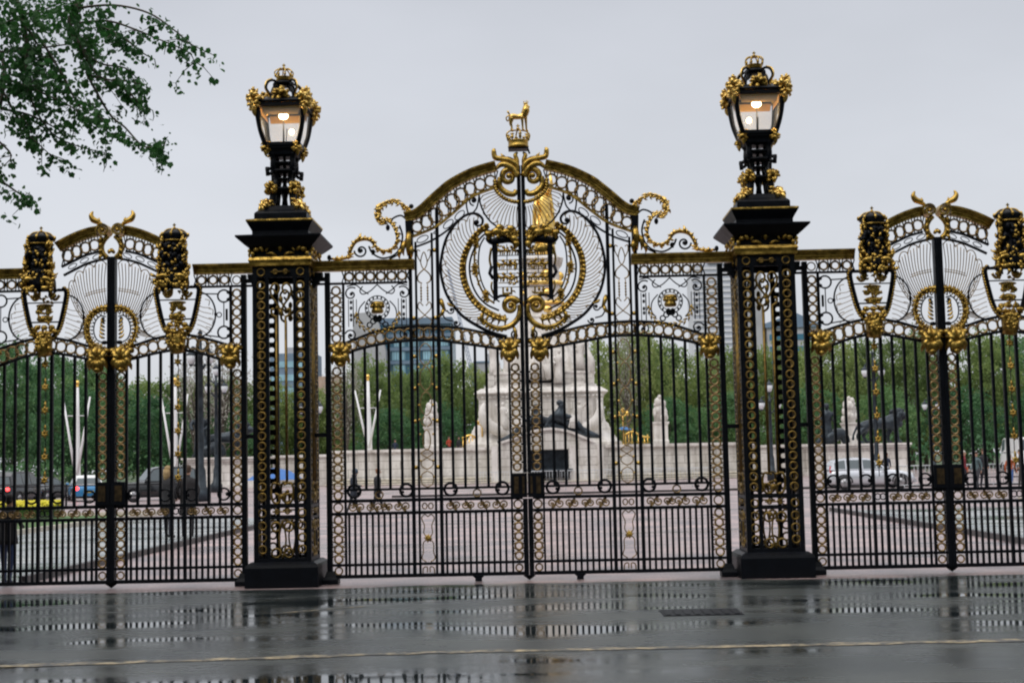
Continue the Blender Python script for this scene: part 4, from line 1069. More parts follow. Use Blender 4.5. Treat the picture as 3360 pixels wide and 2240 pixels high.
WETASPH = wetmat('wet_asphalt', (.050, .060, .060), (.020, .027, .029), .30, .05, .34, .95, .52, .10, 34, .3)
PINK = wetmat('damp_pink_tarmac', (.39, .305, .318), (.30, .235, .25), .42, .2, .12, .3, .55, .12, 30, .1)
PAVE = wetmat('wet_grey_paving', (.34, .37, .39), (.26, .29, .31), .36, .12, .25, .5, .5, .1, 20, .1)
GRASS = mat('grass', (.06, .13, .025), .8, var=.4, scale=3, bump=.3)
EARTH = mat('park_ground', (.05, .08, .03), .9, var=.4, scale=.5)
STONE = mat('kerb_stone', (.58, .53, .44), .6, var=.3, scale=3)
DARKST = mat('dark_granite', (.045, .04, .04), .45, var=.4, scale=5)
sheet('ground', -900, 900, -60, 900, -.03, EARTH)
sheet('road', -90, 90, -3, 128, -.006, PINK)
rr = random.Random(3); ph = [rr.uniform(0, 6) for _ in range(5)]
sheet('pavement', -45, 45, -45, -.62, 0, WETASPH, 160, 1, lambda x: .12 * math.sin(x * .7 + ph[0]) + .07 * math.sin(x * 1.9 + ph[1]) + .04 * math.sin(x * 4.3 + ph[2]) + .02 * math.sin(x * 9 + ph[3]))
sheet('side_path', -13.3, -7.42, 1.0, 26, 0.0, PAVE)
sheet('side_path', 8.62, 15.5, 1.0, 22, 0.0, PAVE)
sheet('lawn', -32, -13.42, 14, 31, .02, GRASS)
sheet('lawn', 15.7, 34, 12, 27, .02, GRASS)
def kerb(x0, x1, y0, y1, z, m, name='kerb'):
    b = MB(); b.box(x0, x1, y0, y1, -.02, z); o = b.build(name, m); o['kind'] = 'structure'; return o
kerb(-7.42, -7.30, 1.2, 26, .10, DARKST); kerb(8.5, 8.62, 3.5, 22, .10, DARKST)
kerb(-13.42, -13.3, 13.9, 31.1, .12, STONE); kerb(15.58, 15.7, 12, 27, .12, STONE)
kerb(-60, -13.5, 31.2, 31.4, .12, STONE); kerb(-7.0, 60, 49.5, 49.75, .10, DARKST)
# painted lines on the pavement
m, nt, b = newmat('worn_yellow_paint')
tc = nt.nodes.new('ShaderNodeTexCoord'); n = nt.nodes.new('ShaderNodeTexNoise'); n.inputs['Scale'].default_value = 6; n.inputs['Detail'].default_value = 8; n.inputs['Roughness'].default_value = .7
cr = nt.nodes.new('ShaderNodeValToRGB'); cr.color_ramp.elements[0].position = .46; cr.color_ramp.elements[0].color = (.055, .055, .05, 1); cr.color_ramp.elements[1].position = .62; cr.color_ramp.elements[1].color = (.46, .36, .21, 1)
nt.links.new(tc.outputs['Object'], n.inputs['Vector']); nt.links.new(n.outputs['Fac'], cr.inputs['Fac']); nt.links.new(cr.outputs['Color'], b.inputs['Base Color']); b.inputs['Roughness'].default_value = .4
YELLOW = m
def paint(pts, w, seed):
    rn = random.Random(seed); P = resample(pts, 140); vs = []
    for i, p in enumerate(P):
        t = (P[min(i + 1, 139)] - P[max(i - 1, 0)]).normalized(); q = Vector((-t.y, t.x))
        a = w * (.5 + rn.uniform(-.22, .22)); c = w * (.5 + rn.uniform(-.22, .22))
        vs += [(p.x + q.x * a, p.y + q.y * a, .004), (p.x - q.x * c, p.y - q.y * c, .004)]
    b = MB(); b.add(vs, [(2 * i, 2 * i + 1, 2 * i + 3, 2 * i + 2) for i in range(139)], False)
    o = b.build('painted_line', YELLOW); o['kind'] = 'structure'
paint([(-12, -7.95), (-4.34, -7.61), (-.75, -7.25), (4.24, -7.18), (12, -7.0)], .15, 1)
dg_ = MB(); dg_.box(1.40, 2.22, -4.8, -4.2, -.004, .006)
for k in range(8): dg_.box(1.43 + k * .1, 1.48 + k * .1, -4.75, -4.25, .0061, .012)
tag(dg_.build('drain_cover', BLACK, None, (1.8, -4.5, 0)), 'long dark iron drain cover set in the wet pavement, right of centre', 'drain cover')
paint([(-2.75, -3.78), (-2.3, -3.5), (-1.85, -3.2)], .06, 2)

# ------------------------------------------------------------------ people
def skin_mesh(J, E, root, levels=1):
    names = list(J); ix = {k: i for i, k in enumerate(names)}
    me = bpy.data.meshes.new('skeleton'); me.from_pydata([J[k][:3] for k in names], [(ix[a], ix[b]) for a, b in E], [])
    o = bpy.data.objects.new('skeleton', me); COL.objects.link(o)
    md = o.modifiers.new('Skin', 'SKIN'); md.use_smooth_shade = True
    sb = o.modifiers.new('Sub', 'SUBSURF'); sb.levels = levels; sb.render_levels = levels
    d = me.skin_vertices[0].data
    for k in names:
        r = J[k][3:]; d[ix[k]].radius = (r[0], r[-1])
    d[ix[root]].use_root = True
    dg = bpy.context.evaluated_depsgraph_get()
    nm = bpy.data.meshes.new_from_object(o.evaluated_get(dg))
    V = [tuple(v.co) for v in nm.vertices]; F = [tuple(p.vertices) for p in nm.polygons]
    bpy.data.objects.remove(o); bpy.data.meshes.remove(me); bpy.data.meshes.remove(nm)
    return V, F

def segd(p, a, b):
    ab = b - a; t = max(0, min(1, (p - a).dot(ab) / max(ab.length_squared, 1e-9))); return (p - a - ab * t).length

CM = {}
def cloth(col, rough=.8):
    k = (col, rough)
    if k not in CM: CM[k] = mat('cloth_%d' % len(CM), col, rough, var=.3, scale=14)
    return CM[k]
SKIN = mat('skin', (.42, .24, .16), .5); SHOE = mat('dark_leather', (.02, .018, .016), .4)
def person(label, loc, h, heading, top, legs, hair, stride=.0, lean=0.0, arms='down', coat=None, coatlen=.62, group=None, longhair=False, hood=None, extra=None, hat=None):
    root = thing('person', label, 'person', loc, group)
    k = h / 1.75; R = Matrix.Rotation(heading, 3, 'Z'); L0 = Vector(loc)
    tf = lambda p: tuple(R @ (Vector(p) * k) + L0)
    s = stride; ln = lean
    J = {'pelvis': (0, 0, .95, .13, .10), 'waist': (0, -ln * .2, 1.10, .12, .095), 'chest': (0, -ln * .6, 1.30, .155, .11), 'nb': (0, -ln * .9, 1.46, .075, .07), 'neck': (0, -ln - .005, 1.53, .052, .052), 'h1': (0, -ln - .02, 1.60, .076, .088), 'h2': (0, -ln - .015, 1.685, .078, .09)}
    E = [('pelvis', 'waist'), ('waist', 'chest'), ('chest', 'nb'), ('nb', 'neck'), ('neck', 'h1'), ('h1', 'h2')]
    for q, n in ((-1, 'l'), (1, 'r')):
        st = s * q
        J['hip' + n] = (q * .095, 0, .88, .092, .092); J['kn' + n] = (q * .10, -st * .55 - abs(s) * .12, .50, .06, .062)
        J['an' + n] = (q * .10, -st * 1.0 + (abs(s) * .25 if st < 0 else 0), .09 + (abs(s) * .2 if st < 0 else 0), .04, .045); J['toe' + n] = (q * .115, J['an' + n][1] - .15, .04 + (abs(s) * .02 if st < 0 else 0), .038, .032)
        J['sh' + n] = (q * .175, -ln * .75, 1.41, .06, .062)
        if arms == 'down': el, wr, pa = (q * .235, .03 + st * .3, 1.13), (q * .245, -.05 + st * .6, .89), (q * .243, -.08 + st * .7, .82)
        elif arms == 'front': el, wr, pa = (q * .25, -.03 - ln, 1.14), (q * .16, -.24 - ln, 1.12), (q * .10, -.27 - ln, 1.11)
        elif arms == 'phone': el, wr, pa = ((q * .24, -.08 - ln, 1.16), (q * .13, -.26 - ln, 1.36), (q * .10, -.24 - ln, 1.43))
        else: el, wr, pa = (q * .26, .06, 1.14), (q * .21, -.06, .97), (q * .18, -.09, .93)
        J['el' + n] = (*el, .044, .046); J['wr' + n] = (*wr, .028, .03); J['pa' + n] = (*pa, .030, .02)
        E += [('pelvis', 'hip' + n), ('hip' + n, 'kn' + n), ('kn' + n, 'an' + n), ('an' + n, 'toe' + n), ('chest', 'sh' + n), ('sh' + n, 'el' + n), ('el' + n, 'wr' + n), ('wr' + n, 'pa' + n)]
    V, F = skin_mesh(J, E, 'pelvis')
    bones = [(Vector(J[a][:3]), Vector(J[b][:3]), (J[a][3] + J[b][3]) / 2, 3 if b.startswith('toe') else 0 if b in ('neck', 'h1', 'h2') or b.startswith('pa') else 2 if b[:2] in ('hi', 'kn', 'an') else 1) for a, b in E]
    m = MB(tf)
    m.add(V, F)
    for i, f in enumerate(F):
        c = sum((Vector(V[j]) for j in f), Vector()) / len(f)
        m.m[i] = min(bones, key=lambda B: segd(c, B[0], B[1]) / B[2])[3]
    m.cm = 0; hy = -ln - .015
    m.ell((0, hy - .10, 1.635), .014, .022, .022, 7, 5)
    for q in (-1, 1): m.ell((q * .082, hy + .005, 1.64), .012, .02, .03, 7, 5)
    m.cm = 3
    for q in (-1, 1): m.ell((q * .031, hy - .083, 1.665), .012, .008, .007, 6, 4)
    m.ell((0, hy - .088, 1.592), .022, .008, .005, 6, 4)
    m.cm = 0
    for q, n in ((-1, 'l'), (1, 'r')):    # five fingers, unequal, curled
        w, p = Vector(J['wr' + n][:3]), Vector(J['pa' + n][:3]); d = (p - w).normalized(); sd = Vector((0, 1, 0)); sd = (sd - d * sd.dot(d)).normalized(); cu = d.cross(sd) * (-q)
        for i, fl in enumerate((.058, .072, .076, .066)):
            b0 = p + d * .015 + sd * (-.021 + .014 * (3 - i)); m.tube([b0, b0 + d * fl * .5 + cu * .006, b0 + d * fl * .85 + cu * .03], [.0085, .0078, .006], 5)
        b0 = w + d * .03 - sd * .024; m.tube([b0, b0 - sd * .022 + d * .025, b0 - sd * .026 + d * .055 + cu * .012], [.011, .010, .007], 5)
    m.build('body', [SKIN, cloth(top), cloth(legs), SHOE], root)
    if coat:
        m = MB(tf)
        zs = [1.47, 1.42, 1.30, 1.12, .95, coatlen + .1, coatlen]; rs = [.10, .175, .20, .175, .185, .20, .205]
        m.lathe([(r, z) for r, z in zip(rs, zs)], 0, -ln * .4, 16, True, 0, .74); m.build('coat', cloth(coat), root)
    m = MB(tf)
    if hood:
        m.ell((0, hy + .02, 1.675), .11, .125, .125, 12, 8); m.ell((0, hy + .05, 1.52), .12, .11, .07, 10, 6); m.build('hood', cloth(hood), root)
    else:
        m.ell((0, hy + .022, 1.70), .088, .095, .078, 12, 8); m.ell((0, hy + .05, 1.645), .08, .06, .075, 10, 7)
        if longhair: m.tube([(0, hy + .06, 1.68), (0, hy + .075, 1.55), (0, hy + .08, 1.42)], [.085, .085, .06], 8)
        m.build('hair', cloth(hair), root)
    if hat: m = MB(tf); m.ell((0, hy + .01, 1.75), .1, .11, .05, 10, 6); m.build('hat', cloth(hat), root)
    if extra: extra(root, tf)
    return root

PI2 = PI / 2
person('blond-haired person in a black coat, left of the pair behind the side gate', (-8.45, 13.5, 0), 1.66, 2.6, (.015, .015, .018), (.02, .02, .03), (.32, .22, .10), .03, 0, 'pocket', (.012, .012, .014), .70, 'pair chatting behind the gate', True)
person('brown-haired person in a long black coat, right one of that pair', (-8.02, 13.6, 0), 1.67, 3.4, (.02, .018, .018), (.015, .015, .02), (.06, .035, .02), .02, 0, 'pocket', (.014, .012, .013), .55, 'pair chatting behind the gate')
person('short-haired man in dark suit and white collar walking past the pale memorial wall', (-5.03, 26, 0), 1.46, PI2, (.012, .012, .016), (.012, .012, .016), (.22, .09, .04), .22, .05, 'down', (.012, .012, .016), .8)
person('person in a dark hooded jacket walking behind the man in the suit', (-5.83, 26.2, 0), 1.46, PI2, (.02, .03, .045), (.01, .012, .018), (.02, .02, .02), .18, .1, 'front', (.016, .022, .035), .72, None, False, (.04, .07, .10))
person('small dark figure in blue jeans standing close behind the bars at the left edge', (-7.42, .75, 0), 1.28, 2.9, (.012, .012, .014), (.025, .05, .13), (.015, .012, .01), .06, .06, 'front', (.010, .010, .012), .8)
def bag(root, tf): 
    m = MB(tf); m.box(.2, .42, -.14, .1, .72, 1.02); m.tube([(.25, 0, 1.0), (.3, 0, 1.2), (.36, 0, 1.0)], .012, 5); m.build('orange_bag', cloth((.65, .16, .05)), root)
CR = 'pedestrians by the road on the right'
person('pedestrian in a dark red jacket with an orange bag, right of the silver car', (18.35, 42, 0), 1.66, 1.2, (.20, .02, .03), (.03, .03, .04), (.5, .45, .4), .12, 0, 'down', None, .6, CR, False, None, bag)
person('pedestrian in teal-grey jacket beside the one with the orange bag', (19.0, 42.4, 0), 1.6, -1.0, (.09, .14, .15), (.05, .05, .06), (.05, .03, .02), .15, 0, 'down', None, .6, CR)
person('pedestrian in a black coat in the middle of the right-hand group', (19.55, 43.2, 0), 1.72, .4, (.015, .015, .02), (.02, .02, .03), (.10, .06, .03), .1, 0, 'pocket', (.015, .015, .02), .6, CR)
person('pedestrian in an orange top and bright blue jeans near the right edge', (19.65, 40, 0), 1.5, 2.2, (.45, .12, .04), (.06, .12, .30), (.45, .42, .38), .16, 0, 'down', None, .6, CR, True)
person('dark-clothed pedestrian farthest right, seen through the outermost gate', (20.25, 40.5, 0), 1.66, -1.8, (.05, .045, .04), (.05, .045, .04), (.04, .03, .02), .12, 0, 'pocket', None, .6, CR)
person('pedestrian in dark navy standing in front of the stone plinth behind the silver car', (18.2, 55, 0), 1.65, .3, (.02, .03, .06), (.02, .02, .03), (.05, .03, .02), .05, 0, 'pocket', None, .6)
TW = 'visitors on the memorial terrace'
person('terrace visitor in a red jacket, left of the white pedestal', (-7.0, 94, 2.0), 1.72, .5, (.45, .06, .03), (.02, .02, .03), (.03, .02, .02), 0, 0, 'front', None, .6, TW)
person('terrace visitor in black beside the one in red', (-6.2, 94, 2.0), 1.68, -.4, (.015, .015, .02), (.02, .02, .03), (.03, .02, .02), 0, 0, 'pocket', (.012, .012, .015), .7, TW)
person('terrace visitor with dark hair looking over the wall near the third flagpole', (-11.3, 94, 2.0), 1.55, 0, (.02, .03, .06), (.02, .02, .03), (.03, .02, .02), 0, 0, 'pocket', None, .6, TW)

# umbrellas
def umbrella(label, x, y, z, r, col):
    root = thing('umbrella', label, 'umbrella', (x, y, z))
    m = MB(); n = 8; vs = [(x, y, z + 1.0)]; 
    for t in (.5, 1.0):
        for i in range(n * 2):
            a = PI * i / n; rr_ = r * t * (1 if i % 2 == 0 else .96); vs.append((x + rr_ * math.cos(a), y + rr_ * math.sin(a), z + 1.0 - .42 * r * t * t - (.02 if t == 1 and i % 2 else 0)))
    fs = [(0, 1 + i, 1 + (i + 1) % (2 * n)) for i in range(2 * n)] + [(1 + i, 1 + 2 * n + i, 1 + 2 * n + (i + 1) % (2 * n), 1 + (i + 1) % (2 * n)) for i in range(2 * n)]
    m.add(vs, fs); m.build('canopy', cloth(col, .6), root)
    m = MB(); m.tube([(x, y, z), (x, y, z + 1.05)], .02, 6); m.build('shaft', BLACK, root)
umbrella('blue umbrella open on the terrace beside the gold railing', 6.95, 93.6, 3.2, .62, (.03, .14, .34))
umbrella('wide blue parasol low in front of the wall behind the left pillar', -17.4, 75, .55, 1.9, (.03, .14, .42))

# ------------------------------------------------------------------ vehicles
def car(name, label, cat, loc, heading, L, W, H, belt, paint_m, roof=None, style='hatch', group=None, roof_m=None, lights=0, glassm=None):
    root = thing(name, label, cat, loc, group); R = Matrix.Rotation(heading, 3, 'Z'); L0 = Vector(loc)
    tf = lambda p: tuple(R @ Vector(p) + L0)
    def B(m, n, mt, par=root): return m.build(n, mt, par)
    hw = W / 2; wr = .31
    # lower body: loft of cross sections
    if style == 'van': st = [(-.5, belt, .96), (-.47, belt, 1), (0, belt, 1), (.36, belt * .97, 1), (.47, belt * .82, .96), (.5, belt * .6, .9)]
    elif style == 'taxi': st = [(-.5, belt * .8, .86), (-.485, belt * .97, .92), (-.4, belt, .98), (0, belt, 1), (.15, belt * .99, 1), (.22, belt * .98, .95), (.45, belt * .93, .88), (.485, belt * .82, .86), (.5, belt * .6, .84)]
    else: st = [(-.5, belt * .7, .86), (-.485, belt * .92, .92), (-.44, belt * 1.0, .96), (-.2, belt, 1), (.1, belt * .97, 1), (.24, belt * .95, .99), (.36, belt * .88, .97), (.45, belt * .78, .92), (.485, belt * .66, .86), (.5, belt * .5, .8)]
    m = MB(tf); vs = []; n = 10
    for t, zs, f in st:
        x = t * L; w = hw * f; zb = .20 if abs(t) < .47 else .27
        prof = [(-w * .90, zb), (-w * .99, zb + .12), (-w, .50), (-w * .97, zs - .10), (-w * .88, zs), (w * .88, zs), (w * .97, zs - .10), (w, .50), (w * .99, zb + .12), (w * .90, zb)]
        vs += [(x, a, b) for a, b in prof]
    fs = [(i * n + j, (i + 1) * n + j, (i + 1) * n + (j + 1) % n, i * n + (j + 1) % n) for i in range(len(st) - 1) for j in range(n)]
    fs += [tuple(range(n)), tuple((len(st) - 1) * n + j for j in range(n - 1, -1, -1))]
    m.add(vs, fs)
    body = B(m, 'body', paint_m)
    # greenhouse outline
    if style == 'van': top = [(-.49, belt), (-.48, H * .97), (-.44, H), (.26, H), (.33, H * .96), (.44, belt)]
    elif style == 'taxi': top = [(-.47, belt), (-.445, H * .86), (-.38, H * .965), (-.2, H), (.0, H * .995), (.075, H * .96), (.19, belt)]
    elif style == 'mini': top = [(-.48, belt), (-.42, H * .92), (-.38, H * .985), (-.2, H), (.05, H * .985), (.09, H * .95), (.2, belt)]
    else: top = [(-.49, belt), (-.46, H * .80), (-.43, H * .91), (-.36, H * .965), (-.18, H), (-.06, H * .98), (.03, H * .915), (.18, belt * .97)]
    top = [(t * L, z) for t, z in top]; sm = [Vector(p) for p in top]
    if style == 'hatch': sm = resample(spline(top, 5), 24)
    def hwz(z): return hw * (.93 - .22 * max(0, (z - belt)) / (H - belt)) if style != 'van' else hw * (.985 - .10 * max(0, (z - belt)) / (H - belt))
    m = MB(tf); N = len(sm)
    vs = [(p.x, -hwz(p.y), p.y - (.02 if p.y < belt + .01 else 0)) for p in sm] + [(p.x, hwz(p.y), p.y - (.02 if p.y < belt + .01 else 0)) for p in sm]
    mid = [(p.x, 0, p.y + (.025 if p.y > H * .93 else 0)) for p in sm]
    vs += mid
    fs = [tuple(range(N - 1, -1, -1)), tuple(range(N, 2 * N))]
    for i in range(N - 1): fs += [(i, i + 1, 2 * N + i + 1, 2 * N + i), (2 * N + i, 2 * N + i + 1, N + i + 1, N + i)]
    m.add(vs, fs, False); B(m, 'cabin', roof_m or paint_m)
    gm = glassm or CARGLASS
    def zt(x):
        for a, b in zip(sm[:-1], sm[1:]):
            if min(a.x, b.x) <= x <= max(a.x, b.x): return a.y + (b.y - a.y) * (x - a.x) / max(1e-6, b.x - a.x)
        return belt
    if style == 'van': spans = [(.20, .36)]
    elif style == 'taxi': spans = [(-.40, -.22), (-.205, -.03), (-.015, .14)]
    elif style == 'mini': spans = [(-.42, -.22), (-.205, .14)]
    else: spans = [(-.435, -.31), (-.295, -.12), (-.105, .045), (.055, .12)]
    for q in (-1, 1):
        for a, b in spans:
            P = []; z0 = belt + .03
            for i in range(9):
                x = (a + (b - a) * i / 8) * L; z1 = min(zt(x) - .07, H - .10); P.append((x, max(z1, z0 + .012)))
            m = MB(tf); vs = [(x, q * (hwz(z) + .006), z) for x, z in P] + [(x, q * (hwz(z0) + .006), z0) for x, z in P]
            m.add(vs, [(i, i + 1, 9 + i + 1, 9 + i) for i in range(8)], False); B(m, 'window', gm)
    def endglass(i0, i1, name, off):
        a, b = sm[i0], sm[i1]; d = (b - a).normalized(); nrm = Vector((-d.y, d.x)) * off
        p0 = a + (b - a) * .1 + nrm; p1 = b - (b - a) * .1 + nrm
        m = MB(tf); m.add([(p0.x, -hwz(p0.y) * .9, p0.y), (p0.x, hwz(p0.y) * .9, p0.y), (p1.x, hwz(p1.y) * .88, p1.y), (p1.x, -hwz(p1.y) * .88, p1.y)], [(0, 1, 2, 3)], False); B(m, name, gm)
    if style == 'hatch': endglass(1, 5, 'rear_window', .03); endglass(N - 8, N - 1, 'windscreen', .035)
    else: endglass(0, 1, 'rear_window', .012); endglass(N - 2, N - 1, 'windscreen', .012)
    # wheels
    for xf in (-.33, .32):
        for q in (-1, 1):
            x = xf * L; cy = q * (hw - .09)
            RX = Matrix.Rotation(PI / 2, 3, 'X')
            wt = lambda p, x=x, cy=cy: tf((x + p[0], cy + p[2], wr + p[1]))
            m = MB(tf); m.cm = 0
            m.tube([(x + wr * 1.17 * math.cos(PI * i / 14 - .15 * (1 - 2 * i / 14)), q * (hw * .995 + .004), wr + wr * 1.17 * math.sin(PI * i / 14)) for i in range(15)], .035, 5); B(m, 'wheel_arch', TYRE)
            m = MB(wt); m.lathe([(wr * .6, -.1), (wr * .94, -.105), (wr, -.08), (wr, .08), (wr * .94, .105), (wr * .6, .1)], 0, 0, 22); w = B(m, 'wheel', TYRE)
            m = MB(wt); z = q * .112; m.lathe([(.02, z - .008), (wr * .62, z - .008), (wr * .62, z), (.02, z)], 0, 0, 18)
            for k in range(6): m.obox((wr * .33 * math.cos(k * PI / 3), wr * .33 * math.sin(k * PI / 3), z), wr * .3, .024, .012, Matrix.Rotation(k * PI / 3, 3, 'Z'))
            B(m, 'rim', RIM, w)
    for q in (-1, 1):
        m = MB(tf); m.ell((L * .462, q * hw * .66, belt * .70), .10, .16, .09, 10, 6); B(m, 'headlight', HEADL if lights & 1 else LENS)
        m = MB(tf)
        if style == 'hatch': m.ell((-L * .482, q * hw * .80, belt * .98), .05, .09, .20, 10, 6)
        else: m.ell((-L * .492, q * hw * .74, belt * .78), .05, .12, .12, 10, 6)
        B(m, 'tail_light', TAILON if lights & 2 else TAIL)
        m = MB(tf); m.ell((L * .17, q * (hw + .05), belt + .06), .06, .09, .06, 8, 6); B(m, 'door_mirror', paint_m)
        m = MB(tf)
        for x in ((-.12, .12) if style in ('hatch', 'taxi') else (-.05,)): m.box(x * L - .08, x * L + .08, q * (hw * .985) - .012, q * (hw * .985) + .022, belt - .14, belt - .11)
        B(m, 'door_handle', paint_m)
    for x, s_ in ((L * .495, 1), (-L * .495, -1)):
        m = MB(tf); m.box(x - .07, x + .07, -hw * .85, hw * .85, .28, .42); B(m, 'bumper', TYRE if style in ('taxi', 'van') else paint_m)
        m = MB(tf); m.box(x + s_ * .075 - .006, x + s_ * .075 + .006, -.26, .26, .45, .56); B(m, 'number_plate', PLATE)
    m = MB(tf); m.box(-L * .46, L * .46, -hw * .9, hw * .9, .16, .24); B(m, 'sill', TYRE)
    return root
TYRE = mat('black_rubber', (.012, .012, .013), .7); RIM = mat('alloy_rim', (.45, .45, .46), .3, .9); LENS = mat('headlight_lens', (.6, .62, .65), .1)
HEADL = emis('headlamp_lit', (1, .86, .66), 14); TAILON = emis('tail_lamp_lit', (1, .05, .05), 4.5); TAIL = mat('red_lens', (.45, .02, .02), .25); PLATE = mat('plate_yellow', (.55, .42, .05), .5)
SILVER = mat('silver_car_paint', (.60, .62, .66), .24, .5, coat=.6); BLUEP = mat('blue_car_paint', (.03, .20, .42), .22, .1, coat=.6); BLACKP = mat('black_car_paint', (.008, .009, .011), .2, coat=.6); GREYP = mat('dark_grey_car_paint', (.03, .033, .036), .25, coat=.5); WHITEP = mat('white_car_paint', (.8, .8, .8), .3, coat=.5)
PALEG = mat('reflecting_car_glass', (.10, .125, .135), .12, spec=.6)
car('parked_car', 'silver hatchback side-on behind the right-hand side gate', 'car', (15.48, 47.3, 0), 0, 3.95, 1.66, 1.45, .92, SILVER, style='hatch', glassm=PALEG)
car('small_car', 'bright blue small car with a white roof on the road at left', 'car', (-24.3, 57, 0), PI * .63, 3.5, 1.62, 1.36, .86, BLUEP, style='mini', roof_m=WHITEP, lights=2, glassm=PALEG)
car('taxi', 'black taxi with a lit headlamp facing the gate, behind the dark-coated pair', 'taxi', (-19.9, 55, 0), -PI * .83, 4.5, 1.76, 1.72, .98, BLACKP, style='taxi', lights=1, glassm=PALEG)
car('taxi', 'black taxi seen from behind with red tail lights, at the far left', 'taxi', (-26.0, 51.6, 0), PI * .46, 4.5, 1.76, 1.64, .98, BLACKP, style='taxi', lights=2, glassm=PALEG)
car('small_car', 'dark grey car with red tail lights between the taxi and the blue car', 'car', (-27.6, 60.5, 0), PI * .40, 3.7, 1.62, 1.3, .86, GREYP, style='hatch', lights=2, glassm=PALEG)
car('van', 'white van parked far off at the right edge under the trees', 'van', (40.2, 100, 0), PI * .5, 5.0, 2.0, 2.7, 1.55, WHITEP, style='van', glassm=PALEG)
m = MB(); 
root = thing('motor_scooter', 'scooter with a bright round headlamp in front of the black taxi', 'scooter', (-20.5, 50, 0))
m = MB(); m.tube(spline([(-20.5, 51.0, .55), (-20.5, 50.4, .5), (-20.5, 50.1, .32), (-20.5, 49.8, .4), (-20.5, 49.6, .95)], 4), [.16, .16, .10, .10, .09], 8); m.tube([(-20.8, 49.68, 1.05), (-20.2, 49.68, 1.05)], .02, 6); m.build('body', BLACKP, root)
m = MB(); m.ell((-20.5, 49.48, .86), .13, .06, .13, 10, 7); m.build('headlight', HEADL, root)
for y in (49.55, 50.9):
    m = MB(); m.tube([(-20.5, y + .23 * math.cos(2 * PI * i / 16), .27 + .23 * math.sin(2 * PI * i / 16)) for i in range(16)], .05, 6, True); m.tube([(-20.55, y, .27), (-20.45, y, .27)], .12, 10); m.build('wheel', TYRE, root)
m = MB(); m.box(-20.62, -20.38, 50.3, 51.1, .68, .78); m.build('saddle', TYRE, root)
# ------------------------------------------------------------------ memorial
MX = .4; MY = 100.0
mem = thing('memorial', 'huge white marble memorial crowned by a gilded winged figure, behind the gates', 'monument', (MX, MY, 2))
m = MB(); m.sq([(6.45, 1.9), (6.4, 3.03), (6.2, 3.1), (5.95, 3.45), (5.65, 3.95), (5.58, 4.2), (5.5, 4.22), (5.42, 4.5), (5.2, 4.7), (5.1, 5.2)], MX, MY, .16); m.build('stepped_base', MARBLE, mem)
m = MB(); m.sq([(5.05, 5.2), (5.05, 6.62), (5.12, 6.72), (5.12, 6.9), (5.4, 7.08), (5.45, 7.12), (5.4, 7.22), (5.1, 7.4), (4.85, 7.56)], MX, MY, .18); m.build('podium', MARBLE, mem)
m = MB(); m.sq([(4.6, 7.56), (4.55, 7.75), (4.4, 7.8), (4.4, 8.6), (4.5, 8.66), (4.5, 8.8), (4.2, 8.85), (3.3, 8.9)], MX, MY, .2); m.build('plinth', MARBLE, mem)
m = MB(); m.sq([(3.2, 8.9), (3.0, 9.4), (2.5, 11), (2.2, 12.6), (1.9, 13.4), (1.95, 13.6), (1.75, 13.8), (1.55, 15.5), (1.45, 17.8), (1.75, 18.2), (1.85, 18.5), (1.6, 18.6), (1.4, 18.8)], MX + .3, MY, .25); m.build('shaft', MARBLE, mem)
m = MB()
for z in (14.2, 15.6, 17.2):
    for k in range(4):
        a = k * PI / 2 + .3; m.ell((MX + .3 + 1.5 * math.cos(a), MY + 1.5 * math.sin(a), z), .5, .5, .42, 8, 6)
m.sq([(1.8, 14.6), (1.85, 14.75), (1.8, 14.9)], MX + .3, MY, .25); m.sq([(1.7, 16.3), (1.8, 16.45), (1.7, 16.6)], MX + .3, MY, .25)
m.build('gilded_ornament', VGOLD, mem)
m = MB()
for x in (-4.3, -2.2, 3.0, 5.1):
    m.box(x - .28, x + .28, MY - 5.18, MY - 5.06, 5.0, 6.6)
for x0, x1 in ((-1.7, 2.5),): m.box(x0, x1, MY - 5.12, MY - 5.055, 5.3, 6.45)
for k in range(30): m.box(-4.4 + .33 * k, -4.22 + .33 * k, MY - 5.3, MY - 5.1, 6.74, 6.9)
m.build('podium_relief', MARBLE2, mem)
m = MB()
for x in (-3.6, -1.6, 2.6, 4.4): m.box(x - .25, x + .25, MY - 4.52, MY - 4.41, 7.82, 8.58)
m.box(-3.34, 4.14, MY - 4.47, MY - 4.405, 8.1, 8.3); m.build('plinth_relief', MARBLE2, mem)
# gilded winged victory
vx, vy = MX + .6, MY
m = MB(); m.ell((vx, vy, 19.5), .95, .95, .9, 12, 8)
m.tube([(vx, vy, 20.0), (vx + .1, vy, 21.2), (vx, vy, 22.6), (vx, vy - .1, 23.6), (vx, vy - .05, 24.2), (vx, vy, 24.5)], [1.05, .85, .62, .55, .3, .18], 10)
m.ell((vx, vy - .1, 24.85), .27, .3, .36); m.tube([(vx + .4, vy, 24.0), (vx + .75, vy - .2, 24.9), (vx + .6, vy - .3, 26.0)], [.2, .16, .09], 7); m.tube([(vx - .45, vy, 24.0), (vx - .7, vy - .5, 23.2), (vx - .4, vy - .8, 22.6)], [.2, .16, .1], 7)
for k in range(12): m.tube([(vx + random.uniform(-.8, .8), vy + random.uniform(-.9, -.2), 20.1), (vx + random.uniform(-.5, .5), vy - .5, 22.4)], [.2, .1], 6)
m.build('victory_figure', VGOLD, mem)
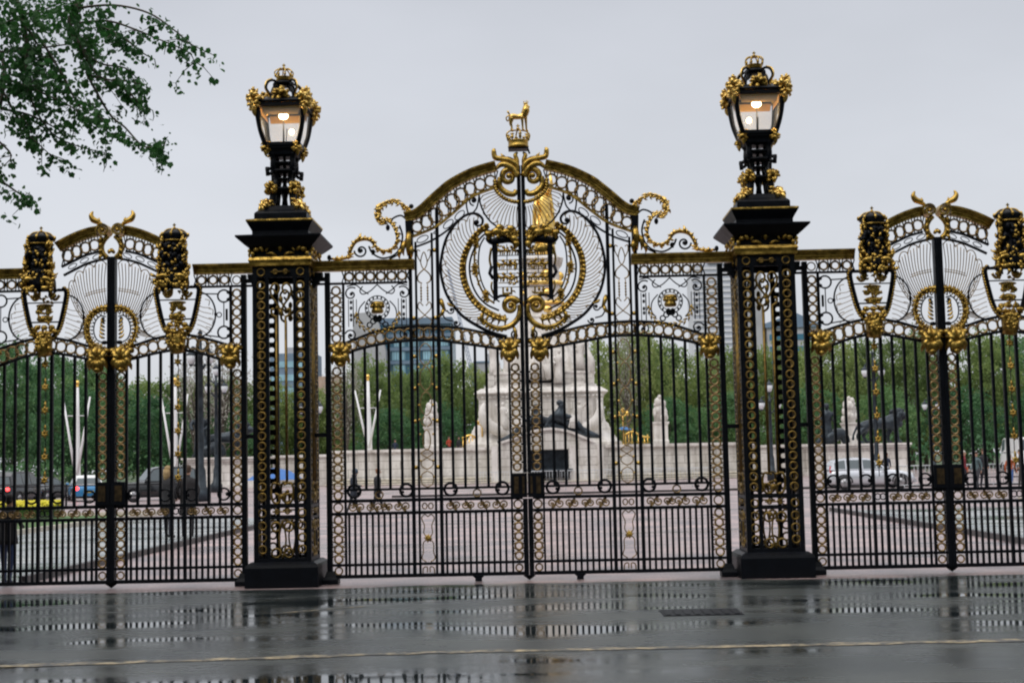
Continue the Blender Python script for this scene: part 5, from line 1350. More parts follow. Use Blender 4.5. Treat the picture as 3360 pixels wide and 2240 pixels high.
for q in (-1, 1):
    m = MB()
    for k in range(7): m.tube(spline([(vx + q * .3, vy + .4, 23.6), (vx + q * (.45 + .04 * k), vy + .8, 24.9 - .25 * k), (vx + q * (.62 + .03 * k), vy + 1.0, 23.8 - .45 * k), (vx + q * (.55 - .03 * k), vy + 1.0, 22.4 - .35 * k)], 3), [.12, .2, .18, .05], 6)
    m.build('wing', VGOLD, mem)
# marble statues of the upper tier
def robed(mb, x, y, z, h, lean=0.0, face=-1, arm=0):
    k = h / 2.6
    mb.tube(spline([(x, y, z), (x + lean * .3, y, z + .7 * k), (x + lean * .6, y, z + 1.35 * k), (x + lean * .9, y - .03, z + 1.95 * k), (x + lean, y, z + 2.15 * k), (x + lean, y, z + 2.26 * k)], 3), [.46 * k, .40 * k, .33 * k, .36 * k, .2 * k, .1 * k], 9)
    mb.ell((x + lean, y - .03 * k, z + 2.43 * k), .15 * k, .17 * k, .2 * k, 9, 7); mb.ell((x + lean, y + .04 * k, z + 2.5 * k), .17 * k, .18 * k, .16 * k, 9, 7)
    for q in (-1, 1):
        up = arm * q > 0
        mb.tube(spline([(x + lean + q * .3 * k, y, z + 2.02 * k), (x + lean + q * .48 * k, y - .1 * k, z + (1.75 if not up else 2.1) * k), (x + lean + q * (.3 if not up else .65) * k, y - .42 * k, z + (1.5 if not up else 2.4) * k)], 3), [.13 * k, .11 * k, .07 * k], 7)
    for j in range(9):
        a = PI + PI * j / 8; mb.tube([(x + .42 * k * math.cos(a), y + .42 * k * math.sin(a), z + .02), (x + lean * .5 + .28 * k * math.cos(a), y + .28 * k * math.sin(a), z + 1.3 * k)], [.08 * k, .03 * k], 5)
m = MB(); robed(m, 1.95, 95.2, 7.85, 2.7, 0, -1, 0); m.build('marble_statue', MARBLE, mem)
m = MB(); robed(m, -3.25, 96.2, 8.6, 2.9, -.15, -1, -1); m.tube(spline([(-2.5, 96.3, 8.5), (-2.2, 96, 9.6), (-2.6, 96, 10.8), (-2.3, 96.2, 11.5)], 4), [.34, .36, .24, .08], 8); m.build('marble_statue', MARBLE, mem)
m = MB(); robed(m, 3.6, 96.2, 9.0, 2.6, .1, -1, 1); m.tube(spline([(4.45, 96.3, 8.9), (4.5, 96, 9.6), (4.2, 96, 10.6), (4.35, 96, 11.2)], 4), [.4, .36, .22, .08], 8); m.box(2.9, 4.6, 96.2, 97.5, 8.82, 9.05); m.build('marble_statue', MARBLE, mem)
m = MB(); robed(m, .4, 95.6, 8.3, 3.6, .0, -1, 0); m.box(-.7, 1.5, 95.6, 97, 7.9, 9.3); m.box(-.9, -.7, 95.3, 96.5, 8.0, 9.9); m.box(1.5, 1.7, 95.3, 96.5, 8.0, 9.9); m.tube([(-.4, 95.2, 8.2), (-.2, 95.1, 9.4)], [.3, .35], 7); m.tube([(1.2, 95.2, 8.2), (.9, 95.1, 9.4)], [.3, .35], 7); m.build('seated_statue', MARBLE, mem)
for q, x in ((-1, -3.4), (1, 4.2)):
    m = MB(); m.tube(spline([(x - q * 1.6, 94.4, 3.6), (x - q * .6, 93.9, 4.0), (x + q * .5, 93.6, 4.6), (x + q * .9, 93.5, 5.6), (x + q * .7, 93.7, 6.3)], 5), [.25, .45, .5, .3, .08], 10, False, .7)
    m.build('ship_prow', MARBLE, mem)
    m = MB(); robed(m, x - q * .9, 94.0, 4.2, 2.1, q * .15, -1, q); m.build('marble_statue', MARBLE, mem)

# fountain in front of the memorial
fo = thing('fountain', 'curved stone fountain front with a dark basin opening at the foot of the memorial', 'fountain', (.6, 90, 0))
m = MB(); m.prism([(-3.5, 0), (-.5, 0), (-.5, 2.45), (2.4, 2.45), (2.4, 0), (5.2, 0), (5.2, 2.8), (4.2, 2.98), (3.4, 3.35), (2.4, 3.75), (1.0, 3.98), (-.5, 3.75), (-1.6, 3.35), (-2.6, 3.02), (-3.5, 2.8)], 88.6, 91); m.build('stone_front', MARBLE2, fo)
m = MB(); m.band(spline([(4.3, 2.99), (3.4, 3.37), (2.4, 3.78), (1.0, 4.0), (-.5, 3.78), (-1.6, 3.38), (-2.7, 3.03)], 5), [(-.12, 88.4), (-.12, 91), (.06, 91), (.06, 88.4)]); m.build('cornice', MARBLE, fo)
m = MB(); m.box(-.5, 2.4, 89.8, 89.9, 0, 2.45); m.build('basin_recess', BRONZE, fo)
for x in (-3.2, -.8, 2.7, 4.8):
    m = MB(); m.box(x - .22, x + .22, 88.35, 88.6, 0, 2.8); m.build('pilaster', MARBLE, fo)
m = MB(); m.lathe([(1.2, .35), (1.7, .75), (1.85, .95), (1.8, 1.0), (1.5, .92)], .95, 88.9, 24); m.build('basin', BRONZE, fo)

def reclining(label, x, q, z):      # bronze figure leaning, head at x, body towards +q
    root = thing('bronze_statue', label, 'statue', (x, 89.4, z))
    J = {'pel': (x + q * .5, 89.4, z + .35, .42, .36), 'w': (x + q * .2, 89.3, z + .8, .36, .3), 'ch': (x, 89.2, z + 1.30, .56, .4), 'nk': (x + q * .10, 89.15, z + 1.72, .2, .2), 'hd': (x + q * .2, 89.1, z + 1.92, .23, .27), 'h2': (x + q * .14, 89.12, z + 2.14, .22, .26),
         'ka': (x + q * 1.3, 89.1, z + .75, .26, .26), 'fa': (x + q * 1.9, 89.0, z - .1, .16, .16), 'kb': (x + q * 1.6, 89.5, z + .2, .26, .26), 'fb': (x + q * 2.7, 89.3, z - .35, .15, .15),
         'ea': (x - q * .75, 89.2, z + .95, .22, .22), 'ha': (x - q * 1.1, 89.0, z + .2, .16, .16), 'eb': (x + q * .7, 89.0, z + 1.05, .2, .2), 'hb': (x + q * 1.15, 88.9, z + 1.1, .14, .14)}
    E = [('pel', 'w'), ('w', 'ch'), ('ch', 'nk'), ('nk', 'hd'), ('hd', 'h2'), ('pel', 'ka'), ('ka', 'fa'), ('pel', 'kb'), ('kb', 'fb'), ('ch', 'ea'), ('ea', 'ha'), ('ch', 'eb'), ('eb', 'hb')]
    V, F = skin_mesh(J, E, 'pel'); m = MB(); m.add(V, F)
    m.ell((x + q * .08, 89.2, z + 2.15), .28, .3, .24, 10, 7); m.build('body', BRONZE, root)
    m = MB(); m.tube(spline([(x - q * 1.3, 89.5, z + .9), (x - q * .6, 89.6, z + .5), (x + q * .6, 89.5, z - .05), (x + q * 2.0, 89.4, z - .2), (x + q * 3.1, 89.4, z - .5)], 4), [.3, .5, .42, .35, .1], 8); m.build('drapery', BRONZE, root)
    m = MB(); m.tube([(x + q * 1.0, 88.9, z + .2), (x + q * 1.2, 88.85, z + 1.25)], [.35, .3], 10, False, .25); m.build('shield', MARBLE2, root)
reclining('dark bronze figure reclining with raised head, right side of the fountain top', 1.75, 1, 3.85)
reclining('bronze figure leaning left on the fountain top, mostly hidden by the centre post', .1, -1, 3.6)

# retaining wall, steps and terrace
wall = thing('retaining_wall', 'long pale stone retaining wall round the memorial, stained along its foot', 'wall', (.4, 92, 0))
arc = [(-16.5 + 33.8 * i / 24, 90.2 + 3.2 * ((-16.5 + 33.8 * i / 24 - .4) / 17) ** 2) for i in range(25)]
def archwall(mb, off, z0, z1, th=1.2):
    n = len(arc); vs = []
    for x, y in arc: vs += [(x, y - off, z0), (x, y - off, z1), (x, y + th, z1), (x, y + th, z0)]
    fs = [(i * 4 + k, (i + 1) * 4 + k, (i + 1) * 4 + (k + 1) % 4, i * 4 + (k + 1) % 4) for i in range(n - 1) for k in range(4)] + [(0, 1, 2, 3), tuple((n - 1) * 4 + k for k in (3, 2, 1, 0))]
    mb.add(vs, fs, False)
m = MB(); archwall(m, 0, 0, 2.45); m.box(-21, -16.52, 93.4, 94.6, 0, 2.3); m.box(17.32, 22, 93.4, 94.6, 0, 2.3); m.build('wall_face', MARBLE2, wall)
m = MB(); archwall(m, .16, 2.451, 2.55); archwall(m, .28, 2.551, 2.76); archwall(m, .1, .001, .4); m.box(-21, -16.53, 93.2, 94.8, 2.301, 2.5); m.box(17.33, 22, 93.2, 94.8, 2.301, 2.5); m.build('coping', MARBLE, wall)
m = MB()
for i, (d, z) in enumerate(((2.4, .15), (1.5, .32), (.7, .5))): archwall(m, d, z - .12, z, -.4 - .001 * i)
m.build('steps', STONE, wall)
m = MB()
for i, (d, z) in enumerate(((2.3, .029), (1.4, .199), (.6, .379))): archwall(m, d, -.01 if i == 0 else (.151, .321)[i - 1], z, -.45 - .001 * i)
m.build('risers', DARKST, wall)
b = MB(); b.add([(x, y + 1.2, 2.0) for x, y in arc] + [(x, 112, 2.0) for x, y in arc], [(i, i + 1, 25 + i + 1, 25 + i) for i in range(24)], False); o = b.build('terrace', STONE); o['kind'] = 'structure'

for q, lab in ((-1, 'left'), (1, 'right')):
    x0, x1 = (21.1, 28.2) if q > 0 else (-27.0, -21.05)
    pl = thing('statue_plinth', 'broad pale stone plinth carrying the bronze lion group on the %s' % lab, 'plinth', ((x0 + x1) / 2, 91, 0), 'lion plinths')
    m = MB(); m.box(x0, x1, 89.5, 93, .3, 2.1); m.build('block', MARBLE2, pl)
    m = MB(); m.box(x0 - .15, x1 + .15, 89.3, 93.1, 2.101, 2.2); m.box(x0 - .25, x1 + .25, 89.2, 93.1, 2.26, 2.42); m.box(x0 - .05, x1 + .05, 89.4, 93.0, 2.2005, 2.2595); m.box(x0 - .2, x1 + .2, 89.2, 93.05, 0, .299); m.build('moulding', MARBLE, pl)
    lx = (26.7 if q > 0 else -24.0)
    root = thing('bronze_lion', ('dark bronze striding lion on the right plinth, above the silver car' if q > 0 else 'dark bronze lion on the left plinth, partly behind a lamp post'), 'statue', (lx, 91, 2.42))
    z = 2.42
    J = {'hip': (lx - 1.35, 91, z + 1.55, .42, .46), 'mid': (lx - .4, 91, z + 1.5, .36, .42), 'ch': (lx + .75, 91, z + 1.6, .46, .58), 'nk': (lx + 1.25, 91, z + 2.0, .42, .5), 'hd': (lx + 1.7, 90.95, z + 2.15, .34, .36), 'mz': (lx + 2.08, 90.9, z + 2.0, .19, .18)}
    E = [('hip', 'mid'), ('mid', 'ch'), ('ch', 'nk'), ('nk', 'hd'), ('hd', 'mz')]
    for s_, n in ((-1, 'a'), (1, 'b')):
        dx = .3 * s_
        J['th' + n] = (lx - 1.35 + dx * .5, 91 + s_ * .28, z + 1.15, .3, .26); J['hk' + n] = (lx - 1.75 + dx, 91 + s_ * .3, z + .55, .15, .14); J['hp' + n] = (lx - 1.5 + dx, 91 + s_ * .3, z + .1, .14, .12); J['ht' + n] = (lx - 1.2 + dx, 91 + s_ * .3, z + .1, .13, .1)
        J['sh' + n] = (lx + .8 - dx * .4, 91 + s_ * .3, z + 1.1, .24, .22); J['fk' + n] = (lx + .75 - dx, 91 + s_ * .3, z + .55, .15, .15); J['fp' + n] = (lx + .8 - dx, 91 + s_ * .3, z + .1, .14, .12); J['ft' + n] = (lx + 1.1 - dx, 91 + s_ * .3, z + .1, .14, .11)
        E += [('hip', 'th' + n), ('th' + n, 'hk' + n), ('hk' + n, 'hp' + n), ('hp' + n, 'ht' + n), ('ch', 'sh' + n), ('sh' + n, 'fk' + n), ('fk' + n, 'fp' + n), ('fp' + n, 'ft' + n)]
    J['t1'] = (lx - 1.9, 91, z + 1.4, .1, .1); J['t2'] = (lx - 2.25, 91, z + .7, .08, .08); J['t3'] = (lx - 2.3, 91, z + .25, .12, .12); E += [('hip', 't1'), ('t1', 't2'), ('t2', 't3')]
    V, F = skin_mesh(J, E, 'hip'); m = MB(); m.add(V, F)
    for s_ in (-1, 1): m.ell((lx + 1.6, 91 + s_ * .25, z + 2.5), .09, .06, .12, 7, 5)
    m.build('body', BRONZE, root)
    m = MB()
    for k in range(26):
        a = random.uniform(0, 2 * PI); m.ell((lx + 1.15 + random.uniform(-.35, .3), 91 + .48 * math.cos(a), z + 1.95 + .55 * math.sin(a)), .22, .2, .26, 7, 5)
    m.build('mane', BRONZE, root)
    fx = 22.2 if q > 0 else -25.9
    root = thing('bronze_statue', ('tall robed bronze figure standing left of the striding lion' if q > 0 else 'robed bronze figure standing by the lion on the left plinth'), 'statue', (fx, 90.4, 2.42))
    m = MB(); robed(m, fx, 90.4, 2.42, 3.1 if q > 0 else 3.7, .15 * q, -1, 0); m.build('body', BRONZE, root)
    m = MB(); m.tube(spline([(fx - .7, 90.5, 2.45), (fx + .2, 90.3, 2.9), (fx + 1.2, 90.4, 3.2), (fx + 1.6, 90.5, 2.5)], 4), [.2, .5, .45, .3], 8); m.build('drapery', BRONZE, root)
# flanking gate piers with sculpture
for x, y, z0, zt, lab in ((-8.3, 93.5, 2.0, 4.52, 'white stone pier topped by sculpture, left of the memorial base'), (9.8, 93.5, 2.0, 4.5, 'white stone pier topped by sculpture, right of the memorial base'), (25.5, 97, 2.0, 4.2, 'white stone pier topped by sculpture, between bronze figure and striding lion')):
    pr = thing('stone_pier', lab, 'pier', (x, y, z0), 'sculpture piers')
    m = MB(); m.sq([(.62, z0), (.62, 3.0), (.56, 3.1), (.55, zt - .3), (.66, zt - .12), (.66, zt)], x, y); m.build('shaft', MARBLE, pr)
    m = MB()
    for k in range(26):
        t = random.random(); a = random.uniform(0, 6.28); m.ell((x + .5 * (1 - t * .5) * math.cos(a), y + .4 * math.sin(a), zt + .25 + 1.5 * t), .22, .22, .3, 7, 5)
    m.tube([(x, y, zt), (x, y, zt + 1.2), (x, y, zt + 1.95)], [.5, .45, .2], 9); m.ell((x, y - .1, zt + 1.95), .17, .2, .2); m.ell((x - .35, y - .2, zt + 1.35), .15, .16, .17); m.ell((x + .35, y - .2, zt + 1.5), .15, .16, .17)
    m.build('sculpture', MARBLE, pr)
# gilded railings and candelabra
for x, lab in ((-5.0, 'gold railing panel left of the memorial base'), (8.0, 'gold railing panel between memorial and right pier')):
    m = MB()
    for k in range(8): m.tube([(x - .9 + .25 * k, 94.5, 2.0), (x - .9 + .25 * k, 94.5, 3.55 + .25 * math.sin(k * .9))], .045, 5)
    m.box(x - 1, x + 1, 94.45, 94.55, 2.9, 2.98); m.tube(spline([(x - 1, 94.5, 3.55), (x - .3, 94.5, 3.8), (x + .3, 94.5, 3.45), (x + 1, 94.5, 3.3)], 4), .08, 6)
    tag(m.build('gold_railing', VGOLD, None, (x, 94.5, 2.0)), lab, 'railing', 'gold terrace railings')
for x, zt, lab in ((-4.35, 4.9, 'small gold candelabrum left of the memorial base'), (6.9, 5.4, 'small gold candelabrum right of the memorial base')):
    m = MB(); m.lathe([(.2, 2.0), (.2, 2.5), (.07, 2.7), (.06, zt - .5), (.12, zt - .4)], x, 94.2, 8)
    for dx, dz in ((-.35, -.15), (.35, -.15), (0, .12)): m.ell((x + dx, 94.2, zt + dz), .16, .16, .2, 8, 6); m.tube([(x, 94.2, zt - .45), (x + dx, 94.2, zt + dz)], .05, 5)
    tag(m.build('candelabrum', VGOLD, None, (x, 94.2, 2.0)), lab, 'candelabrum', 'gold candelabra')

# flagpoles
def flagpole(x, y, z0, zt, lab):
    root = thing('flagpole', lab, 'flagpole', (x, y, z0), 'white flagpoles')
    m = MB(); m.lathe([(.32, z0), (.30, z0 + .5), (.26, z0 + 2.5), (.17, zt - 2), (.12, zt)], x, y, 10); m.build('mast', WHITE, root)
    m = MB(); m.ell((x, y, zt + .35), .16, .16, .2); m.lathe([(.08, zt), (.14, zt + .1), (.05, zt + .2)], x, y, 8); m.build('finial', VGOLD, root)
    for dx, zb, z1 in ((-1.0, z0 + (zt - z0) * .15, zt - .75), (1.0, z0 + (zt - z0) * .15, zt - .75)):
        m = MB(); m.tube([(x + dx * .05, y - .2, zb), (x + dx * 1.05, y - .2, z1)], [.11, .07], 6); m.build('flagstaff', WHITE, root)
    m = MB(); m.tube([(x - .72, y - .1, zt - 2.2), (x + .72, y - .1, zt - 2.2)], .035, 5); m.build('cross_tie', WHITE, root)
flagpole(-35.5, 90, 0, 8.05, 'white three-armed flagpole farthest left, behind the blue car')
flagpole(-27.9, 90, 0, 8.1, 'white three-armed flagpole behind the black taxi')
flagpole(-13.65, 96, 2.0, 8.4, 'white three-armed flagpole rising behind the memorial wall')

# street lamps
LGLASS = mat('lamp_globe_white', (.72, .75, .78), .3)
def street_lamp(x, y, z0, zt, k, lab, lit=False, mid=False, wide=.55):
    root = thing('street_lamp', lab, 'street lamp', (x, y, z0), 'old street lamps')
    m = MB(); m.lathe([(.34 * k, z0), (.34 * k, z0 + .5), (.2 * k, z0 + .7), (.17 * k, z0 + 1.5), (.12 * k, z0 + 1.7), (.09 * k, zt - .9), (.14 * k, zt - .8), (.07 * k, zt - .7), (.05 * k, zt + .1), (.09 * k, zt + .25), (0, zt + .45)], x, y, 10); m.build('post', BRONZE, root)
    m = MB(); m.tube(spline([(x - wide, y, zt - .75), (x - wide * .8, y, zt - .45), (x, y, zt - .7), (x + wide * .8, y, zt - .45), (x + wide, y, zt - .75)], 5), .045 * k, 6); m.tube(spline([(x - wide * .6, y, zt - 1.3), (x, y, zt - 1.6), (x + wide * .6, y, zt - 1.3)], 5), .05 * k, 6); m.build('arms', BRONZE, root)
    for dx in (-wide, wide) + ((0,) if mid else ()):
        zz = zt - 1.05 if dx else zt + .1
        m = MB(); m.lathe([(.12, zz - .25), (.22, zz), (.23, zz + .16), (.2, zz + .2)], x + dx, y, 10); g = m.build('lantern', LGLASS, root)
        m = MB(); m.lathe([(.25, zz + .201), (.2, zz + .3), (.05, zz + .42), (.03, zz + .55)], x + dx, y, 10); m.build('lantern_cap', BRONZE, g)
        m = MB(); m.lathe([(.04, zz - .36), (.13, zz - .251)], x + dx, y, 8); m.build('lantern_base', BRONZE, g)
street_lamp(-16.4, 50, 0, 8.0, 1.5, 'tall thick dark lamp post with two hanging lanterns, behind the left side gate', False, False, .45)
street_lamp(-21.3, 75, 0, 7.9, 1.2, 'ornate dark lamp post with two white lanterns, right of the tallest lamp post', False, True)
street_lamp(22.4, 75, 0, 8.0, 1.1, 'lamp post with a pair of white lanterns above the silver car')
street_lamp(15.5, 75, 0, 6.0, 1.0, 'dark lamp post seen through the right pillar', False, True)
street_lamp(-14.2, 70, 0, 6.2, 1.0, 'dark lamp post seen in the gap right of the left pillar', False, True)
street_lamp(33.0, 100, 0, 6.5, 1.0, 'lamp post near the white van at the right edge', False, False)

# crowd barriers
BARM = mat('galvanised_steel', (.5, .52, .54), .4, .6)
def barrier(x, y, lab):
    m = MB()
    m.tube([(x - 1.1, y, .15), (x - 1.1, y, 1.05), (x + 1.1, y, 1.05), (x + 1.1, y, .15)], .022, 5); m.tube([(x - 1.1, y, .2), (x + 1.1, y, .2)], .018, 5)
    for k in range(13): m.tube([(x - 1.0 + k * .166, y, .2), (x - 1.0 + k * .166, y, 1.05)], .010, 4)
    for q in (-.8, .8): m.box(x + q - .03, x + q + .03, y - .3, y + .3, 0, .03); m.tube([(x + q, y, .02), (x + q, y, .2)], .018, 5)
    return tag(m.build('crowd_barrier', BARM, None, (x, y, 0)), lab, 'barrier', 'steel crowd barriers along the road')
b0 = barrier(-2.3, 60, 'grey steel crowd barrier in the row below the memorial fountain')
for k in range(1, 6):
    c = b0.copy(); COL.objects.link(c); c.location = (-2.3 + 2.35 * k, 60 + .05 * k, 0)
for k in range(3):
    c = b0.copy(); COL.objects.link(c); c.location = (17.2 + 2.35 * k, 44.5, 0); c['label'] = 'grey steel crowd barrier beside the pedestrians on the right'; c['group'] = 'steel crowd barriers by the pedestrians'
# low park railings right and left of the road
RAILM = BLACK
def lowrail(x0, x1, y, lab):
    m = MB()
    for z in (.45, .95): m.tube([(x0, y, z), (x1, y, z)], .03, 5)
    n = int((x1 - x0) / 1.8)
    for k in range(n + 1): m.tube([(x0 + (x1 - x0) * k / n, y, 0), (x0 + (x1 - x0) * k / n, y, 1.02)], .045, 6)
    tag(m.build('low_railing', RAILM, None, (x0, y, 0)), lab, 'railing')
lowrail(17.5, 32, 46, 'low black two-bar railing behind the pedestrians on the right')
lowrail(-32, -15.5, 44, 'low black two-bar railing in front of the cars on the left')
# flower beds
def flowers(x0, x1, y0, y1, z, cols, n, lab):
    root = thing('flower_bed', lab, 'flower bed', ((x0 + x1) / 2, (y0 + y1) / 2, z))
    m = MB(); m.box(x0, x1, y0, y1, z - .02, z + .12); m.build('soil', EARTH, root)
    m = MB()
    for k in range(n * 2):
        x, y = random.uniform(x0, x1), random.uniform(y0, y1); a = random.uniform(0, 6.28); h = random.uniform(.15, .4)
        m.add([(x, y, z + .1), (x + .06 * math.cos(a), y + .06 * math.sin(a), z + .1), (x + .09 * math.cos(a), y + .09 * math.sin(a), z + .1 + h)], [(0, 1, 2)], False)
    o = m.build('leaves', GRASS, root); o['kind'] = 'stuff'
    m = MB()
    for k in range(n):
        m.cm = random.randrange(len(cols)); x, y = random.uniform(x0, x1), random.uniform(y0, y1); zz = z + random.uniform(.35, .55)
        m.ell((x, y, zz), .06, .06, .08, 5, 4)
    o = m.build('blossoms', [mat('petal_%d' % i, c, .6) for i, c in enumerate(cols)], root); o['kind'] = 'stuff'
flowers(-18.2, -16.6, 28, 30.5, .02, [(.65, .58, .03), (.6, .5, .02)], 420, 'bed of yellow tulips on the lawn at lower left')
flowers(-34, -25.5, 68, 71, .1, [(.65, .5, .02), (.65, .22, .03), (.55, .1, .02)], 1500, 'long bed of orange and yellow flowers behind the cars on the left')

# ------------------------------------------------------------------ buildings
GL1 = mat('teal_curtain_glass', (.035, .15, .23), .3, spec=.5, var=.5, scale=.12); GL2 = mat('pale_curtain_glass', (.28, .48, .58), .3, var=.4, scale=.2); FRM = mat('blue_grey_frame', (.10, .16, .21), .5)
GREYC = mat('grey_concrete', (.42, .42, .44), .7, var=.15, scale=.2); WHC = mat('white_concrete', (.66, .66, .70), .6, var=.1, scale=.1); BLUEC = mat('blue_grey_cladding', (.16, .23, .32), .5, var=.2, scale=.2); BEIGE = mat('beige_render', (.50, .36, .28), .8, var=.15, scale=.3)
gb = thing('office_building', 'teal glass office block behind the trees, left of the memorial', 'building', (-34.5, 352, 0))
m = MB(); m.box(-46, -22.2, 350, 372, 0, 37.9); m.build('glazed_wall', GL1, gb)
m = MB(); m.prism([(-47.2, 0), (-38.8, 0), (-38.8, 30.5), (-41.5, 41.0), (-47.2, 40.6)], 345.5, 349.9); m.build('side_wing', GREYC, gb)
m = MB(); m.box(-46.4, -21.8, 349.6, 372.4, 37.91, 39.6); m.build('roof_edge', BLUEC, gb)
m = MB()
for k in range(25): m.box(-38.5 + k * .68 - .05, -38.5 + k * .68 + .05, 349.7, 349.99, 0, 37.9)
m.build('mullions', FRM, gb)
m = MB()
for z in (8, 12, 16, 20, 24, 27.5, 31, 34.5): m.box(-38.6, -22.1, 349.5, 349.695, z, z + .9)
m.build('floor_bands', BLUEC, gb)
for z in (28.4, 24.9, 31.9, 21):
    for a, w in ((-37.2, 3.0), (-33.2, 2.6), (-29.4, 3.4), (-25.4, 2.4)):
        m = MB(); m.box(a + random.uniform(-.5, .5), a + w, 349.8, 349.985, z + .2, z + 2.4); m.build('window', GL2, gb)
tw = thing('tower_block', 'tall white tower with horizontal ribs behind the right pillar', 'building', (50, 355, 0))
m = MB(); m.box(41.4, 52.8, 352, 366, 0, 52.2); m.build('shaft', WHC, tw)
m = MB()
for k in range(34): m.box(41.2, 52.9, 351.6, 351.99, 1.2 + k * 1.5, 1.85 + k * 1.5)
m.build('ribs', WHC, tw)
m = MB()
for k in range(34): m.box(41.5, 52.7, 351.8, 351.995, 1.9 + k * 1.5, 2.6 + k * 1.5)
m.build('window_bands', mat('pale_window_band', (.42, .44, .5), .3), tw)
m = MB(); m.box(52.82, 59.6, 353, 368, 0, 50.8); m.build('side_wing', GREYC, tw)
m = MB(); m.box(45.5, 49.5, 351.3, 358, 52.21, 53.2); m.build('roof_plant', BLUEC, tw)
rb = thing('office_block', 'small grey office block with sloping roof, right of the right pillar', 'building', (71, 356, 0))
m = MB(); m.box(60.5, 74, 352, 366, 0, 35); m.build('wall', GREYC, rb)
m = MB(); m.prism([(60, 35.01), (74.6, 35.01), (74.6, 35.6), (68, 38.8), (60, 36.2)], 351.4, 366.5); m.build('roof', BLUEC, rb)
for z in (31.8, 28.6, 25.4):
    m = MB(); m.box(61, 73.6, 351.8, 351.99, z, z + 1.5); m.build('window_band', GL1, rb)
bl = thing('office_block', 'blue-grey block seen through the left pillar', 'building', (-65, 356, 0))
m = MB(); m.box(-70, -58.5, 352, 366, 0, 31.2); m.build('wall', BLUEC, bl)
for z in (27.5, 24, 20.5): 
    m = MB(); m.box(-69.6, -58.9, 351.8, 351.99, z, z + 1.6); m.build('window_band', GL2, bl)
m = MB(); m.box(-66, -62, 355, 360, 31.21, 33.0); m.build('roof_plant', GREYC, bl)
bg = thing('office_block', 'beige-topped building in the gap right of the left pillar', 'building', (-55, 340, 0))
m = MB(); m.box(-57.4, -50, 340, 352, 19.51, 24.2); m.build('upper_storey', BEIGE, bg)
m = MB(); m.box(-57, -50.4, 340.5, 352, 0, 19.5); m.build('wall', WHC, bg)
fl = thing('office_block', 'low flat-roofed grey block peeping over the trees beside the white statue', 'building', (-13, 356, 0))
m = MB(); m.box(-16.4, -10, 352, 364, 0, 27.6); m.build('wall', GREYC, fl); m = MB(); m.box(-16.6, -9.8, 351.7, 364.3, 27.61, 28.0); m.build('roof_edge', BLUEC, fl); m = MB(); m.box(-13.4, -11.4, 353, 357, 28.01, 30.0); m.build('roof_plant', GREYC, fl)
cr_ = thing('tower_crane', 'distant lattice crane mast leaning behind the left gate leaf', 'crane', (-17, 350, 0))
CRM = mat('crane_steel', (.18, .24, .36), .5)
m = MB(); A, Bp = Vector((-16.6, 350, 24)), Vector((-22.6, 350, 52)); d = (Bp - A); n = 26
for o in ((-.5, -.4), (.5, -.4), (0, .5)): m.tube([A + Vector((o[0], o[1], 0)), Bp + Vector((o[0] * .4, o[1] * .4, 0))], .07, 4)
for k in range(n):
    p, q = A + d * (k / n), A + d * ((k + 1) / n); w = .5 - .3 * k / n; m.tube([p + Vector((-w, -.4, 0)), q + Vector((w, -.4, 0))], .045, 4); m.tube([q + Vector((w, -.4, 0)), q + Vector((-w, -.4, 0))], .045, 4)
m.build('jib', CRM, cr_)
m = MB(); m.box(-17.6, -15.6, 349, 351, 23, 27); m.box(-17.2, -16.0, 349.4, 350.6, 0, 23); m.build('cab', CRM, cr_)

# ------------------------------------------------------------------ trees
BARK = mat('bark', (.10, .085, .065), .9, var=.4, scale=6, bump=.4)
LF1 = leafmat('spring_foliage', (.10, .16, .05), (.22, .30, .09), (.33, .38, .14), .5, .5)
LF2 = leafmat('deep_foliage', (.035, .11, .045), (.085, .20, .08), (.17, .29, .10), .45, .5)
LF3 = leafmat('pale_new_leaves', (.26, .25, .21), (.36, .34, .29), (.42, .40, .36), .6)
def leafcloud(mb, rn, clumps, per, size, spread):
    for c, r in clumps:
        for i in range(per):
            p = Vector(c) + Vector((rn.gauss(0, 1), rn.gauss(0, 1), rn.gauss(0, .8))) * r * spread
            a = Vector((rn.uniform(-1, 1), rn.uniform(-1, 1), rn.uniform(-.6, .6))).normalized(); b = a.orthogonal().normalized(); b = Matrix.Rotation(rn.uniform(0, 6.28), 3, a) @ b
            s_ = size * rn.uniform(.6, 1.3); cc = a.cross(b)
            mb.add([p - b * s_, p + cc * s_ * .55, p + b * s_, p - cc * s_ * .55], [(0, 1, 2, 3)], False)
